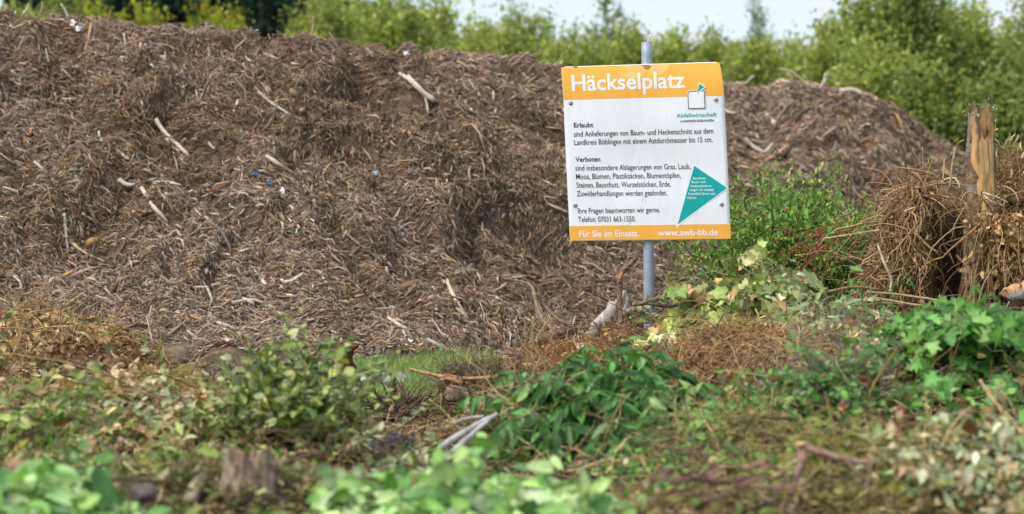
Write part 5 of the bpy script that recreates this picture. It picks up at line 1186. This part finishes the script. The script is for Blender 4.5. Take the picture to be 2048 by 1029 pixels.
# forked branch and weathered root beside the post
t = stick("bare_branch", "upright crooked brown branch just left of the sign post", [(1272, 516, 12.9), (1262, 527, 12.9), (1247, 540, 12.88), (1240, 560, 12.86), (1239, 600, 12.85), (1241, 640, 12.8), (1250, 670, 12.75), (1262, 710, 12.7)],
      [.012, .014, .017, .016, .0155, .018, .022, .03], (.21, .125, .085), "branch", n=44, rough=.16, side=[([(1248, 538, 12.88), (1258, 537, 12.86), (1265, 541, 12.85)], [.008, .006, .003], (.16, .09, .06))])
build("bark_scar", [px_limb([(1244, 546, 12.865), (1240, 555, 12.843), (1240, 566, 12.84)], [.010, .013, .008], (.42, .2, .09), n=10)], M_WOOD, t)
t = stick("weathered_root", "thick weathered silver grey root stub behind the crooked branch", [(1176, 676, 12.75), (1197, 650, 12.78), (1216, 628, 12.82), (1228, 608, 12.86)], [.026, .034, .032, .022], (.42, .38, .34), "root", mat=M_WOOD, rough=.3, n=18,
      side=[([(1226, 622, 12.98), (1240, 600, 13.0), (1248, 582, 13.02)], [.022, .018, .006], (.44, .35, .28)), ([(1240, 632, 12.95), (1262, 622, 12.92), (1284, 612, 12.9)], [.02, .018, .012], (.34, .28, .23)),
            ([(1226, 610, 13.0), (1208, 598, 12.95), (1183, 587, 12.9)], [.006, .005, .003], (.17, .11, .08)), ([(1248, 582, 13.03), (1250, 600, 13.03), (1246, 625, 13.0)], [.008, .022, .02], (.48, .44, .42))])
stick("dead_branch", "upper level dead grey branch crossing in front of the sign post", [(1268, 609, 12.3), (1300, 604, 12.25), (1330, 594, 12.2), (1380, 598, 12.1), (1440, 594, 11.9), (1485, 600, 11.8)], [.011, .013, .012, .012, .011, .010], (.15, .12, .095), "branch", cut=(.36, .3, .22), n=30)
stick("dead_branch", "lower dark dead branch beside the upper one at the sign post", [(1296, 608, 12.2), (1340, 612, 12.15), (1385, 606, 12.05), (1470, 614, 11.75)], [.009, .010, .011, .011], (.075, .06, .05), "branch", n=30)
stick("bare_branch", "thin brown branch curving down the heap foot left of the weathered root", [(1030, 560, 14.2), (1062, 572, 14.0), (1072, 605, 13.8), (1085, 640, 13.5), (1112, 662, 13.1)], [.006, .009, .010, .011, .013], (.25, .17, .10), "branch", n=30)
stick("thick_root", "thick brown root arching left of the orange tangle", [(1050, 718, 12.5), (1066, 690, 12.5), (1090, 676, 12.5), (1120, 668, 12.5), (1150, 660, 12.6)], [.03, .028, .026, .026, .022], (.19, .145, .11), "root", n=26, rough=.25)
stick("dark_stub", "dark leaning branch stub in the orange tangle", [(1112, 682, 11.9), (1130, 705, 11.9), (1150, 735, 11.9), (1158, 750, 11.9)], [.012, .015, .016, .017], (.11, .065, .045), "branch")
stick("light_stub", "thin yellow green forked stem left of the weathered root", [(1185, 680, 12.4), (1162, 690, 12.4), (1150, 700, 12.4), (1140, 716, 12.4)], [.004, .005, .006, .007], (.36, .38, .13), "stem", side=[([(1148, 700, 12.4), (1132, 686, 12.4)], [.005, .003], (.36, .38, .13))])
t = thing("dry_vine", "coil of pale bent vine stems right of the root plate", "vine", at(1025, 725, 12.2))
for q_ in range(7):
    a0 = r.uniform(0, 6.28); an = np.linspace(a0, a0 + r.uniform(2, 4), 9); rr_ = r.uniform(14, 36)
    build("stem", [px_limb([(1030 + math.cos(b) * rr_ * 1.5 + r.normal(0, 2), 728 + math.sin(b) * rr_ * .7, 12.2 + .1 * math.sin(b)) for b in an], .0035, pick(r, 1, STRAW)[0], sides=5, n=24)], M_STRAW, t)
for pts_, rad_, col_, lab_ in [
    ([(1150, 655, 12.4), (1118, 640, 12.5), (1092, 615, 12.7), (1085, 598, 12.8)], [.010, .009, .007, .004], (.16, .11, .075), "dark crooked twig rising left of the weathered root"),
    ([(1340, 668, 12.0), (1310, 640, 12.1), (1296, 622, 12.3), (1270, 600, 12.4)], [.009, .008, .006, .004], (.13, .09, .06), "dark twig leaning left in front of the sign post foot"),
    ([(1010, 742, 11.6), (1050, 722, 11.7), (1100, 715, 11.8), (1160, 700, 11.9)], [.012, .013, .012, .009], (.20, .13, .08), "brown branch lying over the left edge of the orange tangle"),
    ([(1230, 716, 11.4), (1270, 700, 11.5), (1330, 690, 11.6), (1400, 695, 11.6)], [.010, .011, .010, .007], (.17, .115, .075), "brown branch lying in front of the sign post foot"),
    ([(1070, 690, 12.0), (1080, 665, 12.1), (1098, 640, 12.3)], [.006, .005, .003], (.36, .25, .14), "short pale twig standing at the left end of the thick root"),
    ([(1180, 745, 11.0), (1130, 752, 11.0), (1075, 770, 10.9), (1040, 772, 10.9)], [.010, .011, .010, .008], (.24, .17, .11), "brown bent branch lying below the dark leaning stub"),
    ([(1420, 668, 11.2), (1380, 690, 11.1), (1340, 722, 11.0)], [.006, .007, .007], (.40, .31, .19), "tan stem hanging down from the ivy over the straw heap"),
    ([(1600, 600, 11.6), (1650, 585, 11.8), (1710, 575, 12.0), (1760, 580, 12.1)], [.006, .007, .007, .006], (.30, .21, .12), "brown stem lying between the ivy and the dry root heap")]:
    stick("bare_branch", lab_, pts_, rad_, col_, "branch", n=24)
# pale grey sticks
stick("grey_stick", "upper of two long pale grey sticks crossing below the root plate", [(992, 830, 8.9), (950, 852, 8.75), (880, 896, 8.5)], [.008, .011, .012], (.50, .47, .44), mat=M_WOOD)
stick("grey_stick", "lower of two long pale grey sticks crossing below the root plate", [(978, 840, 8.7), (945, 868, 8.6), (908, 902, 8.45)], [.007, .009, .010], (.48, .45, .42), mat=M_WOOD)
stick("grey_stick", "short grey stick above the two long pale sticks", [(968, 833, 9.1), (935, 838, 9.1), (905, 848, 9.05)], [.006, .009, .008], (.42, .38, .34), mat=M_WOOD)
stick("grey_stick", "blue grey cut stick left of the dark green heap", [(1058, 815, 9.2), (1075, 835, 9.1), (1088, 860, 9.0)], [.010, .011, .012], (.32, .32, .32), cut=(.42, .4, .36))
# left sticks
stick("twig", "thin purplish twig leaning right at the foot of the heap on the left", [(409, 693, 11.6), (388, 735, 11.5), (364, 786, 11.3)], [.0045, .006, .008], (.28, .18, .16))
stick("twig", "thin pale twig leaning left beside the orange brown leaf mound", [(208, 682, 11.9), (232, 718, 11.8), (262, 760, 11.7)], [.004, .005, .006], (.48, .38, .25))
stick("twig", "yellowish stem bending over the olive green twigs", [(70, 790, 9.6), (90, 830, 9.5), (112, 872, 9.3)], [.004, .005, .006], (.42, .28, .08))
stick("twig", "long yellow stem lying level across the olive green twigs", [(0, 884, 9.0), (60, 874, 9.0), (140, 872, 9.0), (215, 884, 8.9)], .0035, (.42, .32, .08), n=26)
# stump
cst = at(500, 1020, 7.35)
t = thing("wood_stump", "brown stump block with ridged bark at the lower left", "stump", cst)
m = 120; an = np.arange(m) * 2 * np.pi / m; rowsz = np.linspace(-.06, 1, 16); V = []
for f_ in rowsz:
    c = cst + np.array([.012 * f_ - .005, .0, .155 * f_]); hw = .092 * (1.2 - .42 * f_)
    k = 1 + .09 * noise(np.cos(an) * 8, np.sin(an) * 8, f_ * .7, 95) + .05 * noise(np.cos(an) * 18, np.sin(an) * 18, f_ * 2.5, 94) + .12 * noise(np.cos(an) * 1.5, np.sin(an) * 1.5, f_, 96)
    V.append(c + np.stack([np.cos(an) * hw * k, np.sin(an) * hw * .8 * k, f_ ** 3 * (.06 * noise(np.cos(an) * 4, np.sin(an) * 4, 0, 97) - .012 * np.cos(an))], 1))
V = np.array(V); k = np.arange(15)[:, None] * m; j = np.arange(m)[None]
bcol = np.array([.23, .17, .125]) * (1 + .5 * noise(np.cos(an)[None] * 8, np.sin(an)[None] * 8, rowsz[:, None] * .7, 95)[..., None] + .35 * noise(np.cos(an)[None] * 3, np.sin(an)[None] * 3, rowsz[:, None] * 3, 93)[..., None])
build("bark", [(V.reshape(-1, 3), np.stack([k + j, k + (j + 1) % m, k + m + (j + 1) % m, k + m + j], -1).reshape(-1, 4), bcol.reshape(-1, 3))], M_BARK, t)
cap = np.concatenate([V[-1] * .97 + V[-1].mean(0) * .03, V[-1].mean(0)[None] - [0, 0, .006]]); cap[:, 2] -= .002
build("cut_face", [(cap, np.stack([np.arange(m), (np.arange(m) + 1) % m, np.full(m, m)], 1), np.array([.22, .15, .10]))], M_WOOD, t)
stick("thick_branch", "thick pale grey green branch leaning against the stump", [(452, 905, 7.6), (425, 935, 7.5), (400, 965, 7.4), (380, 1005, 7.3)], [.012, .018, .022, .022], (.30, .26, .17), "branch", n=20)
V, F, C = blob(at(285, 987, 7.1), (.042, .04, .03), 98, 3, .2, 1.4, np.array([.13, .105, .10])); tag(build("stone", [(V, F, C)], M_STONE), "dark purplish stone left of the stump", "stone")
# sawn branch at the lower right
stick("sawn_branch", "forked reddish brown branch with a pale sawn end at the lower right", [(1603, 887, 7.18), (1606, 905, 7.18), (1598, 940, 7.13), (1580, 990, 7.08)], [.016, .017, .012, .010], (.25, .15, .11), "branch", cut=(.62, .46, .22), n=22,
      side=[([(1606, 893, 7.18), (1640, 905, 7.16), (1690, 918, 7.08), (1745, 930, 6.98)], [.014, .012, .010, .007], (.24, .15, .11)), ([(1690, 916, 7.08), (1705, 935, 7.03), (1735, 960, 6.98)], [.006, .005, .003], (.24, .15, .11)),
            ([(1640, 904, 7.18), (1660, 925, 7.13), (1650, 945, 7.08)], [.006, .005, .003], (.22, .14, .1)), ([(1740, 930, 6.98), (1738, 955, 6.96), (1725, 980, 6.94)], [.006, .005, .003], (.22, .14, .1)),
            ([(1596, 945, 7.13), (1570, 960, 7.08), (1545, 990, 7.03)], [.006, .005, .003], (.22, .14, .1))])
t = thing("twig_bundle", "bundle of reddish brown bare twigs at the bottom right of the centre", "twigs", loc(1400, 7.0))
for q_ in range(22):
    x, y = 1385 + r.normal(0, 55), 965 + r.normal(0, 22); dx = r.uniform(40, 110); s_ = r.uniform(-.6, .2)
    build("twig", [px_limb([(x, y, 6.6 + r.normal(0, .08)), (x + dx * .5, y + dx * s_ * .5 + r.normal(0, 5), 6.6), (x + dx, y + dx * s_, 6.65)], [.0065, .005, .003], pick(r, 1, [(2, (.30, .18, .13)), (1, (.20, .12, .09))])[0], sides=6, n=14)], M_BARK, t)
for x, y, d, rr_, col, lab in [(1785, 858, 8.75, .034, (.50, .22, .19), "faded pink bloom lying low right of the rose cuttings"), (1803, 828, 8.8, .036, (.38, .19, .12), "brownish withered bloom above the faded pink one"),
                               (1826, 856, 8.75, .026, (.20, .03, .045), "dark red bloom right of the faded pink one")]:
    c = at(x, y, d); c[2] = max(c[2], float(surf(c[0], c[1])) + .07)
    tag(build("rose_bloom", [bloom(c, rr_, col, 30), leaves(OVAL, np.repeat(c[None], 5, 0) - [0, 0, .012], rand_dir(r, 5, -30, 10), rand_dir(r, 5, 40, 90), np.full(5, .035), .5, .5, .3, pick(r, 5, GRN[:2]), r)], M_DRY), lab, "flower")
p = at(782, 880, 8.4); n = 38
t = thing("berry_cluster", "cluster of dark blue berries above the pale broad leaves", "berries", p)
Cb = p + r.normal(0, 1, (n, 3)) * [.05, .04, .02]; [build("berry", [spheres(r, Cb[q0:q0 + 1], r.uniform(.005, .008, 1), pick(r, 1, [(3, (.02, .03, .07)), (1, (.05, .08, .15))], .2, .05), 2)], M_BERRY, t) for q0 in range(n)]
build("stems", [tubes(walk(r, Cb, rand_dir(r, n, -60, 0), np.full(n, .05), 4, .2), .0012 * np.ones((1, 4)), np.array([.12, .05, .06]), 4)], M_BARK, t)
stick("bare_branch", "tan branch slanting down through the lobed leaves at the right edge", [(1960, 762, 8.9), (1990, 805, 8.8), (2030, 850, 8.7), (2075, 895, 8.6)], [.008, .009, .011, .012], (.38, .27, .13), "branch", n=22)
stick("log", "orange brown split log at the right edge below the root heap", [(2075, 578, 12.1), (2040, 584, 12.1), (2012, 590, 12.1)], [.05, .05, .035], (.48, .29, .15), "log", mat=M_WOOD, rough=.3)
stick("log", "grey bark log piece under the orange split log", [(2090, 596, 11.95), (2050, 592, 11.95), (2018, 598, 11.95)], [.025, .025, .015], (.16, .16, .17), "log", rough=.3)
stick("bare_branch", "pale bare stem stretching left from the root heap over the berry bush", [(1645, 478, 12.9), (1700, 470, 12.8), (1760, 462, 12.7), (1790, 470, 12.65)], [.004, .006, .007, .008], (.45, .36, .22), "branch", n=24)
stick("bare_branch", "pale broken stem hanging at the left side of the root heap", [(1755, 490, 12.45), (1770, 530, 12.4), (1782, 560, 12.4), (1780, 590, 12.35)], [.006, .007, .007, .006], (.52, .42, .28), "branch", n=20)
stick("twig", "thin upright twig on the top left of the root heap", [(1808, 250, 12.9), (1822, 300, 12.9), (1834, 340, 12.9), (1836, 380, 12.9)], [.003, .005, .006, .007], (.22, .14, .08))
stick("twig", "short dark twig left of the upright twig on the root heap", [(1800, 286, 12.9), (1808, 310, 12.9), (1814, 350, 12.9)], [.004, .006, .007], (.14, .085, .055))
stick("twig", "level tan twig lying on the rim of the root heap", [(1795, 335, 12.6), (1830, 340, 12.6), (1868, 350, 12.6)], [.004, .005, .006], (.36, .25, .14))
stick("twig", "curved thin stem beside the top of the broken trunk", [(1990, 212, 12.7), (1982, 240, 12.7), (1986, 290, 12.7), (2000, 340, 12.7)], [.002, .003, .004, .005], (.36, .28, .16))
stick("twig", "curved thin stem arching left of the broken trunk", [(1928, 280, 12.6), (1915, 290, 12.6), (1906, 320, 12.6), (1900, 380, 12.6)], [.003, .004, .005, .006], (.4, .32, .18))
for q_, (pts, lab) in enumerate([([(1965, 385, 12.4), (1985, 392, 12.38), (2015, 405, 12.4)], "bleached pale stem tied around the broken trunk"), ([(1968, 392, 12.38), (1985, 405, 12.36), (2008, 412, 12.4)], "second bleached stem just below the upper bleached one")]):
    stick("vine_stem", lab, pts, .005, (.55, .46, .34), "stem")
for q_, (pts, lab) in enumerate([([(1735, 585, 12.2), (1800, 590, 12.2), (1880, 602, 12.1), (1945, 615, 12.0)], "upper long flat stalk below the root heap"), ([(1750, 596, 12.1), (1830, 610, 12.0), (1920, 622, 11.9)], "lower long flat stalk below the root heap")]):
    stick("stalk", lab, pts, .006, (.36, .25, .13), "stalk", mat=M_STRAW, n=24)
stick("twig", "thin grey twig slanting across the wilted leaves below the ivy", [(1722, 690, 10.6), (1690, 722, 10.5), (1640, 785, 10.2)], [.003, .004, .005], (.26, .2, .16))
stick("wood_piece", "grey wood piece lying above the grey green dry leaves", [(1790, 902, 7.9), (1810, 910, 7.9), (1832, 916, 7.9)], [.010, .014, .012], (.30, .29, .27), "wood", mat=M_WOOD)
tag(build("root_clod", [blob(at(1742, 706, 11.0), (.12, .1, .07), 93, 3, .35, 1.6, np.array([.06, .045, .032])), straw_part(r, 260, 1742, 11.0, .13, .1, .1, .0018, [(1, (.12, .085, .06)), (1, (.2, .15, .1))], .05, .3, .09)], M_SOIL), "dark fibrous clod below the greyish purple stalks", "clod")
